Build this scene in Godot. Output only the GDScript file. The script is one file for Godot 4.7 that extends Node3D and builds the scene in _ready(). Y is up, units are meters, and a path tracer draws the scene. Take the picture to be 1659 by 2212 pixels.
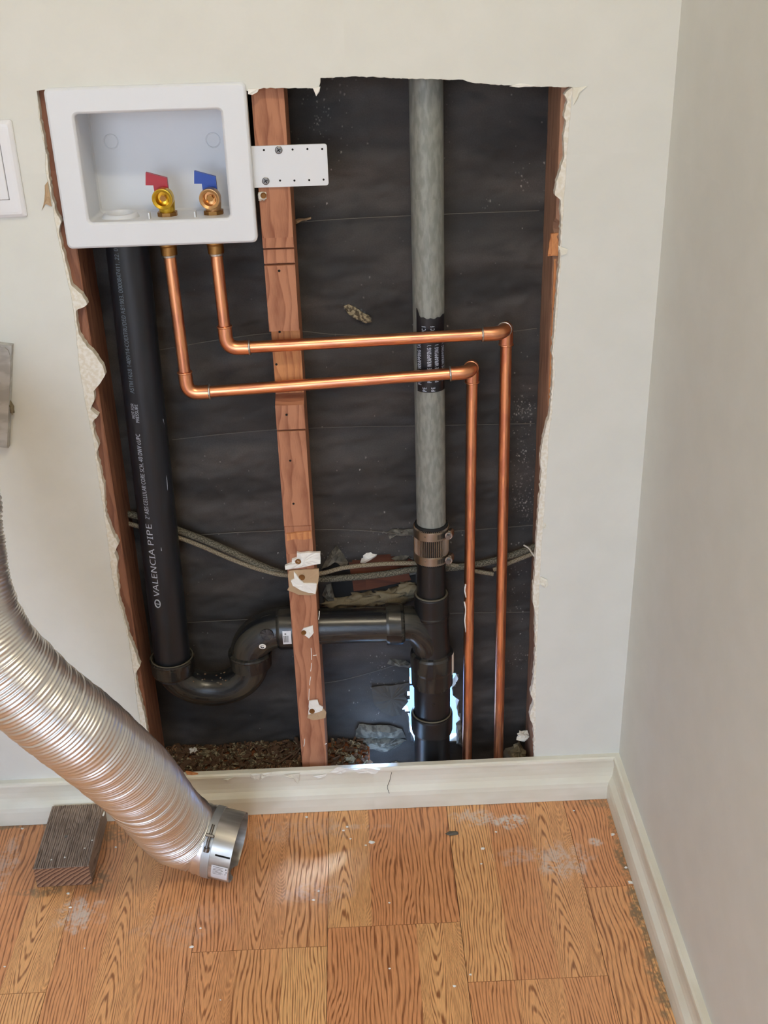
extends Node3D
# ------------------------------------------------------------------ camera maths
const F := 2447.78
const CAM := Vector3(0, 1.243, 1.42)
const RX := Vector3(0.99902, -0.027518, 0.034677)
const RD := Vector3(-0.040222, -0.891426, 0.451377)
const RF := Vector3(0.018491, -0.452330, -0.891659)
const XR := 0.391          # right wall
const FELT := -0.103       # building paper plane
const HALL := 2.44         # room height
var rng := RandomNumberGenerator.new()
var origin := {}
var taken := {}
var M := {}

func dir(px: float, py: float) -> Vector3:
	return RX * ((px - 829.5) / F) + RD * ((py - 1106.0) / F) + RF
func at(px: float, py: float, z: float) -> Vector3:
	var d := dir(px, py)
	return CAM + d * ((z - CAM.z) / d.z)
func aty(px: float, py: float, y: float) -> Vector3:
	var d := dir(px, py)
	return CAM + d * ((y - CAM.y) / d.y)
func att(px: float, py: float, t: float) -> Vector3:
	return CAM + dir(px, py) * t

# ------------------------------------------------------------------ node helpers
func numbered(n: String) -> String:
	if not taken.has(n):
		taken[n] = 0
		return n
	taken[n] += 1
	return "%s_%03d" % [n, taken[n]]
func thing(called: String, label: String, category: String, base := Vector3.ZERO, group := "") -> Node3D:
	var o := Node3D.new()
	o.name = numbered(called)
	add_child(o)
	o.position = base
	origin[o] = base
	tag(o, label, category, group)
	return o
func tag(o: Node, label: String, category: String, group := "") -> Node:
	o.set_meta("label", label)
	o.set_meta("category", category)
	if group != "":
		o.set_meta("group", group)
	return o
func structure(called: String) -> Node3D:
	var o := Node3D.new()
	o.name = numbered(called)
	add_child(o)
	origin[o] = Vector3.ZERO
	o.set_meta("kind", "structure")
	return o
func fin(st: SurfaceTool, called: String, mat: Material, parent: Node = null) -> MeshInstance3D:
	st.generate_normals()
	var o := MeshInstance3D.new()
	o.mesh = st.commit()
	o.material_override = mat
	o.cast_shadow = GeometryInstance3D.SHADOW_CASTING_SETTING_ON
	if parent == null:
		o.name = numbered(called)
		add_child(o)
		origin[o] = Vector3.ZERO
	else:
		o.name = called
		parent.add_child(o, true)
		var b: Vector3 = origin[parent]
		o.position = -b
		origin[o] = Vector3.ZERO
	return o

# ------------------------------------------------------------------ mesh helpers
func st_new(smooth := true) -> SurfaceTool:
	var st := SurfaceTool.new()
	st.begin(Mesh.PRIMITIVE_TRIANGLES)
	st.set_smooth_group(0 if smooth else -1)
	return st
func vtx(st: SurfaceTool, p: Vector3, uv: Vector2) -> void:
	st.set_uv(uv)
	st.add_vertex(p)
func tri_uv(st: SurfaceTool, a: Vector3, b: Vector3, c: Vector3, ua: Vector2, ub: Vector2, uc: Vector2) -> void:
	vtx(st, a, ua)
	vtx(st, c, uc)
	vtx(st, b, ub)
func quad_uv(st: SurfaceTool, a: Vector3, b: Vector3, c: Vector3, d: Vector3, ua: Vector2, ub: Vector2, uc: Vector2, ud: Vector2) -> void:
	tri_uv(st, a, b, c, ua, ub, uc)
	tri_uv(st, a, c, d, ua, uc, ud)
# planar texture coordinates in metres, grain along one axis (0 x, 1 y, 2 z)
func pmap(p: Vector3, n: Vector3, along: int) -> Vector2:
	var a := n.abs()
	var k := 0
	if a.y >= a.x and a.y >= a.z:
		k = 1
	elif a.z >= a.x:
		k = 2
	if k == along:
		return Vector2(p[(along + 1) % 3], p[(along + 2) % 3])
	var u := 3 - k - along
	return Vector2(p[u] + p[k] * 0.37, p[along])
func tri_p(st: SurfaceTool, a: Vector3, b: Vector3, c: Vector3, along: int) -> void:
	var n := (b - a).cross(c - a)
	tri_uv(st, a, b, c, pmap(a, n, along), pmap(b, n, along), pmap(c, n, along))
func quad_p(st: SurfaceTool, a: Vector3, b: Vector3, c: Vector3, d: Vector3, along := 1) -> void:
	tri_p(st, a, b, c, along)
	tri_p(st, a, c, d, along)
func box(st: SurfaceTool, lo: Vector3, hi: Vector3, ch := 0.0, along := 1, xf := Transform3D.IDENTITY) -> void:
	var c := (lo + hi) * 0.5
	var h := (hi - lo) * 0.5
	var e := minf(ch, minf(h.x, minf(h.y, h.z)) * 0.9)
	for k in 3:
		for s in [-1.0, 1.0]:
			var i := (k + 1) % 3
			var j := (k + 2) % 3
			var q := []
			for w in [[-1.0, -1.0], [1.0, -1.0], [1.0, 1.0], [-1.0, 1.0]]:
				var p := Vector3.ZERO
				p[k] = s * h[k]
				p[i] = w[0] * (h[i] - e)
				p[j] = w[1] * (h[j] - e)
				q.append(xf * (c + p))
			if s > 0:
				quad_p(st, q[0], q[1], q[2], q[3], along)
			else:
				quad_p(st, q[3], q[2], q[1], q[0], along)
	if e <= 0.0:
		return
	for k in 3:      # edges run along k
		var i := (k + 1) % 3
		var j := (k + 2) % 3
		for si in [-1.0, 1.0]:
			for sj in [-1.0, 1.0]:
				var a := Vector3.ZERO
				var b := Vector3.ZERO
				a[i] = si * h[i]
				a[j] = sj * (h[j] - e)
				b[i] = si * (h[i] - e)
				b[j] = sj * h[j]
				var l := Vector3.ZERO
				l[k] = h[k] - e
				var q := [xf * (c + a - l), xf * (c + b - l), xf * (c + b + l), xf * (c + a + l)]
				if si * sj > 0:
					quad_p(st, q[0], q[1], q[2], q[3], along)
				else:
					quad_p(st, q[3], q[2], q[1], q[0], along)
	for sx in [-1.0, 1.0]:
		for sy in [-1.0, 1.0]:
			for sz in [-1.0, 1.0]:
				var a: Vector3 = xf * (c + Vector3(sx * h.x, sy * (h.y - e), sz * (h.z - e)))
				var b: Vector3 = xf * (c + Vector3(sx * (h.x - e), sy * h.y, sz * (h.z - e)))
				var d: Vector3 = xf * (c + Vector3(sx * (h.x - e), sy * (h.y - e), sz * h.z))
				if sx * sy * sz > 0:
					tri_p(st, a, b, d, along)
				else:
					tri_p(st, b, a, d, along)
# polygon in its own x/y plane, pushed along z from z0 to z1, then placed by xf
func prism(st: SurfaceTool, poly: PackedVector2Array, z0: float, z1: float, xf := Transform3D.IDENTITY, along := 1) -> void:
	var pg := poly
	if Geometry2D.is_polygon_clockwise(pg):
		pg = pg.duplicate()
		pg.reverse()
	var t := Geometry2D.triangulate_polygon(pg)
	for i in range(0, t.size(), 3):
		var q := [pg[t[i]], pg[t[i + 1]], pg[t[i + 2]]]
		if (q[1] - q[0]).cross(q[2] - q[0]) < 0:
			q = [q[0], q[2], q[1]]
		tri_p(st, xf * Vector3(q[0].x, q[0].y, z1), xf * Vector3(q[1].x, q[1].y, z1), xf * Vector3(q[2].x, q[2].y, z1), along)
		tri_p(st, xf * Vector3(q[0].x, q[0].y, z0), xf * Vector3(q[2].x, q[2].y, z0), xf * Vector3(q[1].x, q[1].y, z0), along)
	for i in pg.size():
		var a := pg[i]
		var b := pg[(i + 1) % pg.size()]
		quad_p(st, xf * Vector3(a.x, a.y, z0), xf * Vector3(b.x, b.y, z0), xf * Vector3(b.x, b.y, z1), xf * Vector3(a.x, a.y, z1), along)
func rings(st: SurfaceTool, rows: Array, lens: PackedFloat32Array, hard := false, groups := []) -> void:
	for i in rows.size() - 1:
		var r0: PackedVector3Array = rows[i]
		var r1: PackedVector3Array = rows[i + 1]
		var n := r0.size()
		if hard:
			st.set_smooth_group(i + 1)
		if groups.size() > i:
			st.set_smooth_group(groups[i])
		for j in n - 1:
			var u0 := float(j) / (n - 1)
			var u1 := float(j + 1) / (n - 1)
			quad_uv(st, r0[j], r0[j + 1], r1[j + 1], r1[j], Vector2(u0, lens[i]), Vector2(u1, lens[i]), Vector2(u1, lens[i + 1]), Vector2(u0, lens[i + 1]))
func perp(t: Vector3) -> Vector3:
	var n := Vector3(0, 0, 1) - t * t.z
	if n.length() < 0.1:
		n = Vector3(1, 0, 0) - t * t.x
	return n.normalized()
func sweep(st: SurfaceTool, pts: PackedVector3Array, rad, segs := 20, caps := true) -> void:
	var rows := []
	var lens := PackedFloat32Array()
	var n := Vector3.ZERO
	var l := 0.0
	for i in pts.size():
		var t := (pts[mini(i + 1, pts.size() - 1)] - pts[maxi(i - 1, 0)]).normalized()
		n = perp(t) if i == 0 else (n - t * n.dot(t)).normalized()
		var b := t.cross(n)
		var r: float = rad[i] if rad is PackedFloat32Array else rad
		var ring := PackedVector3Array()
		for j in segs + 1:
			var a := TAU * j / segs
			ring.append(pts[i] + (n * cos(a) + b * sin(a)) * r)
		rows.append(ring)
		if i > 0:
			l += pts[i].distance_to(pts[i - 1])
		lens.append(l)
	rings(st, rows, lens)
	if caps:
		for e in 2:
			var ring: PackedVector3Array = rows[0] if e == 0 else rows[rows.size() - 1]
			var c: Vector3 = pts[0] if e == 0 else pts[pts.size() - 1]
			st.set_smooth_group(200 + e)
			for j in segs:
				if e == 0:
					tri_uv(st, c, ring[j + 1], ring[j], Vector2(.5, .5), Vector2(1, 0), Vector2(0, 0))
				else:
					tri_uv(st, c, ring[j], ring[j + 1], Vector2(.5, .5), Vector2(0, 0), Vector2(1, 0))
		st.set_smooth_group(0)
# profile = [[distance along axis, radius], ...]
func lathe(st: SurfaceTool, base: Vector3, axis: Vector3, prof: Array, segs := 32, hard := true, flutes := 0, depth := 0.0, group0 := 0) -> void:
	var t := axis.normalized()
	var n := perp(t)
	var b := t.cross(n)
	var rows := []
	var lens := PackedFloat32Array()
	for q in prof:
		var ring := PackedVector3Array()
		for j in segs + 1:
			var a := TAU * j / segs
			var r: float = q[1]
			if flutes > 0 and q.size() > 2:
				r += depth * cos(a * flutes)
			ring.append(base + t * q[0] + (n * cos(a) + b * sin(a)) * r)
		rows.append(ring)
		lens.append(q[0])
	for i in rows.size() - 1:
		st.set_smooth_group(group0 + i + 1 if hard else group0 + 1)
		var r0: PackedVector3Array = rows[i]
		var r1: PackedVector3Array = rows[i + 1]
		for j in segs:
			var u0 := float(j) / segs
			var u1 := float(j + 1) / segs
			quad_uv(st, r0[j], r0[j + 1], r1[j + 1], r1[j], Vector2(u0, lens[i]), Vector2(u1, lens[i]), Vector2(u1, lens[i + 1]), Vector2(u0, lens[i + 1]))
	st.set_smooth_group(0)
# piece of a cylinder's skin (stickers): h0..h1 along the axis, a0..a1 round it from n towards t x n
func skin(st: SurfaceTool, base: Vector3, t: Vector3, n: Vector3, r: float, h0: float, h1: float, a0: float, a1: float, segs := 10) -> void:
	var b := t.cross(n)
	for j in segs:
		var p := []
		for k in [[j, h0], [j + 1, h0], [j + 1, h1], [j, h1]]:
			var a := lerpf(a0, a1, float(k[0]) / segs)
			p.append(base + t * k[1] + (n * cos(a) + b * sin(a)) * r)
		var u0 := float(j) / segs
		var u1 := float(j + 1) / segs
		quad_uv(st, p[0], p[1], p[2], p[3], Vector2(u0, 1), Vector2(u1, 1), Vector2(u1, 0), Vector2(u0, 0))
func catmull(p: PackedVector3Array, n: int) -> PackedVector3Array:
	var out := PackedVector3Array()
	for i in p.size() - 1:
		var a := p[maxi(i - 1, 0)]
		var d := p[mini(i + 2, p.size() - 1)]
		for k in n:
			out.append(p[i].cubic_interpolate(p[i + 1], a, d, float(k) / n))
	out.append(p[p.size() - 1])
	return out
func bend(a: Vector3, c: Vector3, b: Vector3, r: float, n := 10) -> PackedVector3Array:
	var p := c + (a - c).normalized() * r
	var q := c + (b - c).normalized() * r
	var out := PackedVector3Array()
	for i in n + 1:
		var t := float(i) / n
		out.append(p.lerp(c, t).lerp(c.lerp(q, t), t))
	return out
func lump(st: SurfaceTool, c: Vector3, r: Vector3, amp: float, sd: int, nu := 14, nv := 9) -> void:
	var nz := noise(sd, 1.3, 2)
	var rows := []
	var lens := PackedFloat32Array()
	for i in nv + 1:
		var th := PI * i / nv
		var ring := PackedVector3Array()
		for j in nu + 1:
			var ph := TAU * (j % nu) / nu
			var d := Vector3(sin(th) * cos(ph), -cos(th), -sin(th) * sin(ph))
			ring.append(c + d * r * (1.0 + amp * nz.get_noise_3dv(d * 1.4)))
		rows.append(ring)
		lens.append(float(i) / nv)
	rings(st, rows, lens)
# irregular thin piece: outline in photo pixels on plane z, its middle pushed out
func outline(px: Array, z: float, step := 0.0, amp := 0.0) -> PackedVector2Array:
	var out := PackedVector2Array()
	for i in px.size():
		var a := at(px[i][0], px[i][1], z)
		var b := at(px[(i + 1) % px.size()][0], px[(i + 1) % px.size()][1], z)
		out.append(Vector2(a.x, a.y))
		if step > 0.0:
			var n := int(Vector2(a.x, a.y).distance_to(Vector2(b.x, b.y)) / step)
			for k in range(1, n):
				var p := a.lerp(b, float(k) / n)
				out.append(Vector2(p.x + rng.randf_range(-amp, amp), p.y + rng.randf_range(-amp, amp)))
	return out
func patch(st: SurfaceTool, pg: PackedVector2Array, z: float, thick: float, bulge := 0.0, crumple := 0.0) -> void:
	if Geometry2D.is_polygon_clockwise(pg):
		pg = pg.duplicate()
		pg.reverse()
	var c := Vector2.ZERO
	for p in pg:
		c += p / pg.size()
	var n := pg.size()
	var zs := PackedFloat32Array()
	for i in n:
		zs.append(z + rng.randf_range(0, crumple))
	var mid := []
	for i in n:
		var p := pg[i].lerp(c, 0.45)
		mid.append(Vector3(p.x, p.y, z + bulge * 0.8 + rng.randf_range(-crumple, crumple) * 0.6))
	var cc := Vector3(c.x, c.y, z + bulge)
	for i in n:
		var j := (i + 1) % n
		var a := Vector3(pg[i].x, pg[i].y, zs[i])
		var b := Vector3(pg[j].x, pg[j].y, zs[j])
		quad_p(st, a, b, mid[j], mid[i], 1)
		tri_p(st, cc, mid[i], mid[j], 1)
		quad_p(st, a + Vector3(0, 0, -thick), b + Vector3(0, 0, -thick), b, a, 1)
		tri_p(st, cc + Vector3(0, 0, -thick - bulge), b + Vector3(0, 0, -thick), a + Vector3(0, 0, -thick), 1)
func rough(chain: Array, z: float, step: float, amp: float) -> PackedVector2Array:
	var out := PackedVector2Array()
	for i in chain.size() - 1:
		var a := at(chain[i][0], chain[i][1], z)
		var b := at(chain[i + 1][0], chain[i + 1][1], z)
		var n := maxi(1, int(a.distance_to(b) / step))
		for k in n:
			var p := a.lerp(b, float(k) / n)
			var j := amp if k > 0 else 0.0
			out.append(Vector2(p.x + rng.randf_range(-j, j), p.y + rng.randf_range(-j, j)))
	var e := at(chain[-1][0], chain[-1][1], z)
	out.append(Vector2(e.x, e.y))
	return out
func wrap_text(st: SurfaceTool, txt: String, size: float, base: Vector3, t: Vector3, r: float, h0: float, ang: float, stretch := 1.0, bold := false, hmax := 99.0) -> float:
	var tm := TextMesh.new()
	var f := SystemFont.new()
	f.font_names = PackedStringArray(["Droid Sans"])
	if bold:
		f.font_weight = 700
	tm.font = f
	tm.text = txt
	tm.font_size = 48
	tm.pixel_size = size / 48.0
	tm.depth = 0.0
	tm.horizontal_alignment = HORIZONTAL_ALIGNMENT_LEFT
	tm.vertical_alignment = VERTICAL_ALIGNMENT_CENTER
	var arr := tm.get_mesh_arrays()
	if arr.size() == 0 or arr[Mesh.ARRAY_VERTEX] == null:
		return h0
	var vs: PackedVector3Array = arr[Mesh.ARRAY_VERTEX]
	var ix = arr[Mesh.ARRAY_INDEX]
	var n := perp(t)
	var b := t.cross(n)      # for an upright axis: n faces +z, b faces +x
	var top := h0
	var order := []
	if ix != null and ix.size() > 0:
		for k in ix:
			order.append(k)
	else:
		for k in vs.size():
			order.append(k)
	var todo := []
	for q in range(0, order.size(), 3):
		todo.append([vs[order[q]], vs[order[q + 1]], vs[order[q + 2]]])
	while todo.size() > 0:
		var tr: Array = todo.pop_back()
		var far := -1
		var most := 0.0022
		for k in 3:
			var dy := absf(tr[k].y - tr[(k + 1) % 3].y)
			if dy > most:
				most = dy
				far = k
		if far >= 0:      # split so that the letters follow the curve of the pipe
			var m: Vector3 = (tr[far] + tr[(far + 1) % 3]) * 0.5
			todo.append([tr[far], m, tr[(far + 2) % 3]])
			todo.append([m, tr[(far + 1) % 3], tr[(far + 2) % 3]])
			continue
		var p := []
		var skip := false
		for k in 3:
			var v: Vector3 = tr[k]
			var h := h0 + v.x * stretch
			if h > hmax:
				skip = true
			top = maxf(top, h)
			var a := ang - v.y / r
			p.append(base + t * h + (n * cos(a) + b * sin(a)) * r)
		if skip:
			continue
		var nn: Vector3 = (p[1] - p[0]).cross(p[2] - p[0])
		var out: Vector3 = (p[0] - base) - t * (p[0] - base).dot(t)
		if nn.dot(out) >= 0:
			tri_uv(st, p[0], p[1], p[2], Vector2.ZERO, Vector2.ZERO, Vector2.ZERO)
		else:
			tri_uv(st, p[0], p[2], p[1], Vector2.ZERO, Vector2.ZERO, Vector2.ZERO)
	return top

# ------------------------------------------------------------------ materials
func noise(sd: int, freq: float, oct := 3) -> FastNoiseLite:
	var n := FastNoiseLite.new()
	n.noise_type = FastNoiseLite.TYPE_SIMPLEX
	n.seed = sd
	n.frequency = freq
	n.fractal_type = FastNoiseLite.FRACTAL_FBM
	n.fractal_octaves = oct
	return n
func mat(c: Color, roughness := 0.8, metallic := 0.0, tex: Texture2D = null) -> StandardMaterial3D:
	var m := StandardMaterial3D.new()
	m.albedo_color = c
	m.roughness = roughness
	m.metallic = metallic
	if tex:
		m.albedo_texture = tex
	return m
func tex_of(data: PackedByteArray, w: int, h: int, fmt := Image.FORMAT_RGB8) -> ImageTexture:
	return ImageTexture.create_from_image(Image.create_from_data(w, h, false, fmt, data))
func put(d: PackedByteArray, i: int, c: Color) -> void:
	d[i] = clampi(int(c.r * 255.0), 0, 255)
	d[i + 1] = clampi(int(c.g * 255.0), 0, 255)
	d[i + 2] = clampi(int(c.b * 255.0), 0, 255)

# twelve oak strips side by side, grain along v
func oak_atlas() -> ImageTexture:
	var w := 1536
	var h := 1024
	var d := PackedByteArray()
	d.resize(w * h * 3)
	var na := noise(11, 0.010, 2)
	var nb := noise(12, 0.05, 2)
	var np := noise(13, 1.0, 2)
	var nc := noise(14, 1.0, 2)
	for s in 12:
		var cathedral := s % 3 == 1
		var wide := s % 4 == 3
		var xc := rng.randf_range(0.3, 0.7)
		var yc := rng.randf_range(0.2, 0.8)
		var lean := rng.randf_range(-0.10, 0.10)
		var tone := rng.randf_range(-1.6, 1.2)
		var base := Color(0.880, 0.635, 0.438).lerp(Color(0.940, 0.735, 0.505), 0.5 + 0.5 * tone)
		var dark := Color(0.55, 0.345, 0.215)
		var lines := rng.randf_range(12.0, 17.0) if not wide else 9.0
		for y in h:
			var v := float(y) / h
			for x in 128:
				var u := float(x) / 128.0
				var wob := na.get_noise_2d(x * 0.5 + s * 300.0, y * 0.22) * 0.13
				var q: float
				if cathedral:
					var du := u - xc + wob * 0.5
					q = du * du * 55.0 + (v - yc) * 20.0 * (1.0 if s % 2 == 0 else -1.0) + wob * 2.5
				else:
					q = (u + wob + lean * (v - 0.5) * 4.0) * lines
				q += nb.get_noise_2d(x + s * 200.0, y * 0.10) * 0.24
				var g := absf(fposmod(q, 1.0) - 0.5) * 2.0          # 0 at line
				var line := 1.0 - smoothstep(0.05, 0.52, g)
				var pores := 0.78 + 0.75 * np.get_noise_2d(x * 0.10 + s * 91.0, y * 0.010)
				var fine := nc.get_noise_2d(x * 0.45 + s * 77.0, y * 0.02)
				var k := clampf(line * pores, 0.0, 1.0) * 0.90
				var c := base.lerp(dark, k)
				c = c * (1.0 + 0.08 * fine)
				if x < 1:
					c = c * 0.86
				put(d, (y * w + s * 128 + x) * 3, c)
	return tex_of(d, w, h)
# softwood: growth lines along v, u across; tile is 1 x 1 in texture space
func fir(sd: int, w: int, h: int, light: Color, dark: Color, lines: float, contrast: float) -> ImageTexture:
	var d := PackedByteArray()
	d.resize(w * h * 3)
	var na := noise(sd, 0.004, 2)
	var nb := noise(sd + 1, 1.0, 3)
	var nc := noise(sd + 2, 0.008, 3)
	for y in h:
		for x in w:
			var u := float(x) / w
			var q := (u + na.get_noise_2d(x * 2.0, y * 0.8) * 0.10) * lines
			var g := fposmod(q, 1.0)
			var line := pow(g, 2.2) * (1.0 - smoothstep(0.90, 1.0, g))
			var f := nb.get_noise_2d(x * 0.30, y * 0.02)
			var p := nc.get_noise_2d(x, y * 0.6)
			var c := light.lerp(dark, clampf(line * contrast + f * 0.22 + p * 0.30, 0.0, 1.0))
			put(d, (y * w + x) * 3, c)
	return tex_of(d, w, h)
func mottle(sd: int, w: int, h: int, a: Color, b: Color, fx: float, fy: float, oct := 4, sharp := 1.0) -> ImageTexture:
	var d := PackedByteArray()
	d.resize(w * h * 3)
	var n := noise(sd, 1.0, oct)
	for y in h:
		for x in w:
			var k := clampf(0.5 + n.get_noise_2d(x * fx, y * fy) * sharp, 0.0, 1.0)
			put(d, (y * w + x) * 3, a.lerp(b, k))
	return tex_of(d, w, h)
func felt_tex() -> ImageTexture:
	var w := 768
	var h := 1344
	var d := PackedByteArray()
	d.resize(w * h * 3)
	var n := noise(31, 0.006, 4)
	var s := noise(32, 0.5, 2)
	for y in h:
		for x in w:
			var k := 0.5 + 0.9 * n.get_noise_2d(x * 0.6, y * 1.8)
			var g := s.get_noise_2d(x, y)
			var c := Color(0.175, 0.168, 0.165).lerp(Color(0.272, 0.254, 0.242), clampf(k, 0.0, 1.0))
			c = c * (1.0 + 0.12 * g)
			put(d, (y * w + x) * 3, c)
	var im := Image.create_from_data(w, h, false, Image.FORMAT_RGB8, d)
	# white plaster specks where the photograph shows them: [x, y, spread x, spread y, how many]
	for q in [[700, 240, 30, 60, 60], [735, 170, 60, 20, 25], [1125, 385, 10, 14, 14], [1050, 440, 5, 8, 6], [1128, 880, 14, 14, 70], [1130, 1000, 14, 70, 150], [1130, 1085, 14, 22, 80], [1120, 1270, 16, 50, 60], [1120, 1420, 18, 12, 40], [820, 1440, 12, 30, 40], [965, 210, 6, 50, 16], [600, 640, 120, 300, 40], [800, 1000, 90, 380, 70], [500, 1300, 90, 220, 50], [1050, 600, 100, 300, 40], [890, 1150, 60, 12, 60], [760, 1190, 60, 40, 60], [830, 1500, 60, 40, 50]]:
		for i in q[4]:
			var p := at(q[0] + rng.randfn() * q[2], q[1] + rng.randfn() * q[3], FELT)
			var ix := int((p.x + 0.45) / 0.80 * w)
			var iy := int((1.0 - (p.y + 0.1) / 1.4) * h)
			var sz := 1 if rng.randf() < 0.8 else 2
			var v := rng.randf_range(0.30, 0.62)
			for a in sz:
				for b in sz + (1 if rng.randf() < 0.3 else 0):
					if ix + a > 0 and ix + a < w and iy + b > 0 and iy + b < h:
						im.set_pixel(ix + a, iy + b, Color(v, v * 0.97, v * 0.92))
	return ImageTexture.create_from_image(im)
func dust_tex() -> ImageTexture:     # plaster dust lying on the floor, x -0.7..0.45, z 0..1.15
	var w := 1024
	var d := PackedByteArray()
	d.resize(w * w * 4)
	d.fill(0)
	var n1 := noise(41, 0.030, 4)
	var n2 := noise(42, 0.14, 3)
	# [px, py, half width m, half depth m, strength, tint]
	var blobs := [[1100, 1775, 0.030, 0.016, 0.95, 0], [1030, 1765, 0.036, 0.018, 0.45, 0], [1210, 1860, 0.045, 0.040, 0.42, 0], [1130, 1850, 0.045, 0.020, 0.22, 0], [1283, 1820, 0.014, 0.010, 0.55, 0], [770, 1785, 0.05, 0.008, 0.20, 0], [640, 1795, 0.09, 0.03, 0.10, 0],
		[165, 1975, 0.035, 0.035, 0.55, 0], [255, 1790, 0.045, 0.04, 0.50, 1], [210, 1895, 0.02, 0.03, 0.55, 1], [90, 1925, 0.045, 0.010, 0.60, 1], [40, 1780, 0.12, 0.012, 0.65, 1], [10, 1870, 0.02, 0.06, 0.25, 0], [680, 1930, 0.05, 0.02, 0.16, 0], [380, 2000, 0.06, 0.04, 0.10, 0],
		[1345, 1850, 0.010, 0.08, 0.75, 1], [1385, 1990, 0.012, 0.10, 0.75, 1], [1290, 1735, 0.05, 0.012, 0.45, 1], [1420, 2110, 0.012, 0.09, 0.7, 1], [900, 1742, 0.30, 0.005, 0.35, 1]]
	for q in blobs:
		var c := aty(q[0], q[1], 0.0)
		var cx := (c.x + 0.7) / 1.15 * w
		var cy := c.z / 1.15 * w
		var rx: float = q[2] / 1.15 * w
		var ry: float = q[3] / 1.15 * w
		for y in range(maxi(0, int(cy - ry * 1.6)), mini(w, int(cy + ry * 1.6))):
			for x in range(maxi(0, int(cx - rx * 1.6)), mini(w, int(cx + rx * 1.6))):
				var e := sqrt(pow((x - cx) / rx, 2) + pow((y - cy) / ry, 2)) + n1.get_noise_2d(x, y) * 0.55
				var k: float = minf((1.0 - smoothstep(0.45, 1.15, e)) * q[4] * 1.35, 1.0)
				k *= clampf(0.62 + n1.get_noise_2d(x * 1.7 + 500, y * 1.2) * 0.9 + n2.get_noise_2d(x, y) * 0.8, 0.0, 1.0)
				if k <= 0.0:
					continue
				var i := (y * w + x) * 4
				var o := d[i + 3] / 255.0
				if k > o:
					var col := Color(0.86, 0.83, 0.80) if q[5] == 0 else Color(0.56, 0.47, 0.36)
					put(d, i, col)
					d[i + 3] = int(k * 255.0)
	for i in range(0, d.size(), 4):
		if d[i + 3] == 0:
			d[i] = 190
			d[i + 1] = 178
			d[i + 2] = 165
	return tex_of(d, w, w, Image.FORMAT_RGBA8)
func rings_tex() -> ImageTexture:     # growth rings on a sawn end
	var w := 256
	var h := 128
	var d := PackedByteArray()
	d.resize(w * h * 3)
	var n := noise(51, 0.02, 3)
	for y in h:
		for x in w:
			var r := ((h - y) * 1.0 - x * 0.62) * 0.050 + pow(float(y) / h, 2.0) * 1.5 + n.get_noise_2d(x, y) * 0.12
			var g := fposmod(r * 1.0, 1.0)
			var k := pow(g, 1.6) * (1.0 - smoothstep(0.92, 1.0, g))
			put(d, (y * w + x) * 3, Color(0.68, 0.52, 0.40).lerp(Color(0.25, 0.14, 0.10), k))
	return tex_of(d, w, h)
func print_tex(w: int, h: int, bars: Array) -> ImageTexture:
	var im := Image.create(w, h, false, Image.FORMAT_RGB8)
	im.fill(Color(0.86, 0.87, 0.88))
	for b in bars:
		im.fill_rect(Rect2i(b[0], b[1], b[2], b[3]), Color(b[4], b[4], b[4]))
	return ImageTexture.create_from_image(im)

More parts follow.
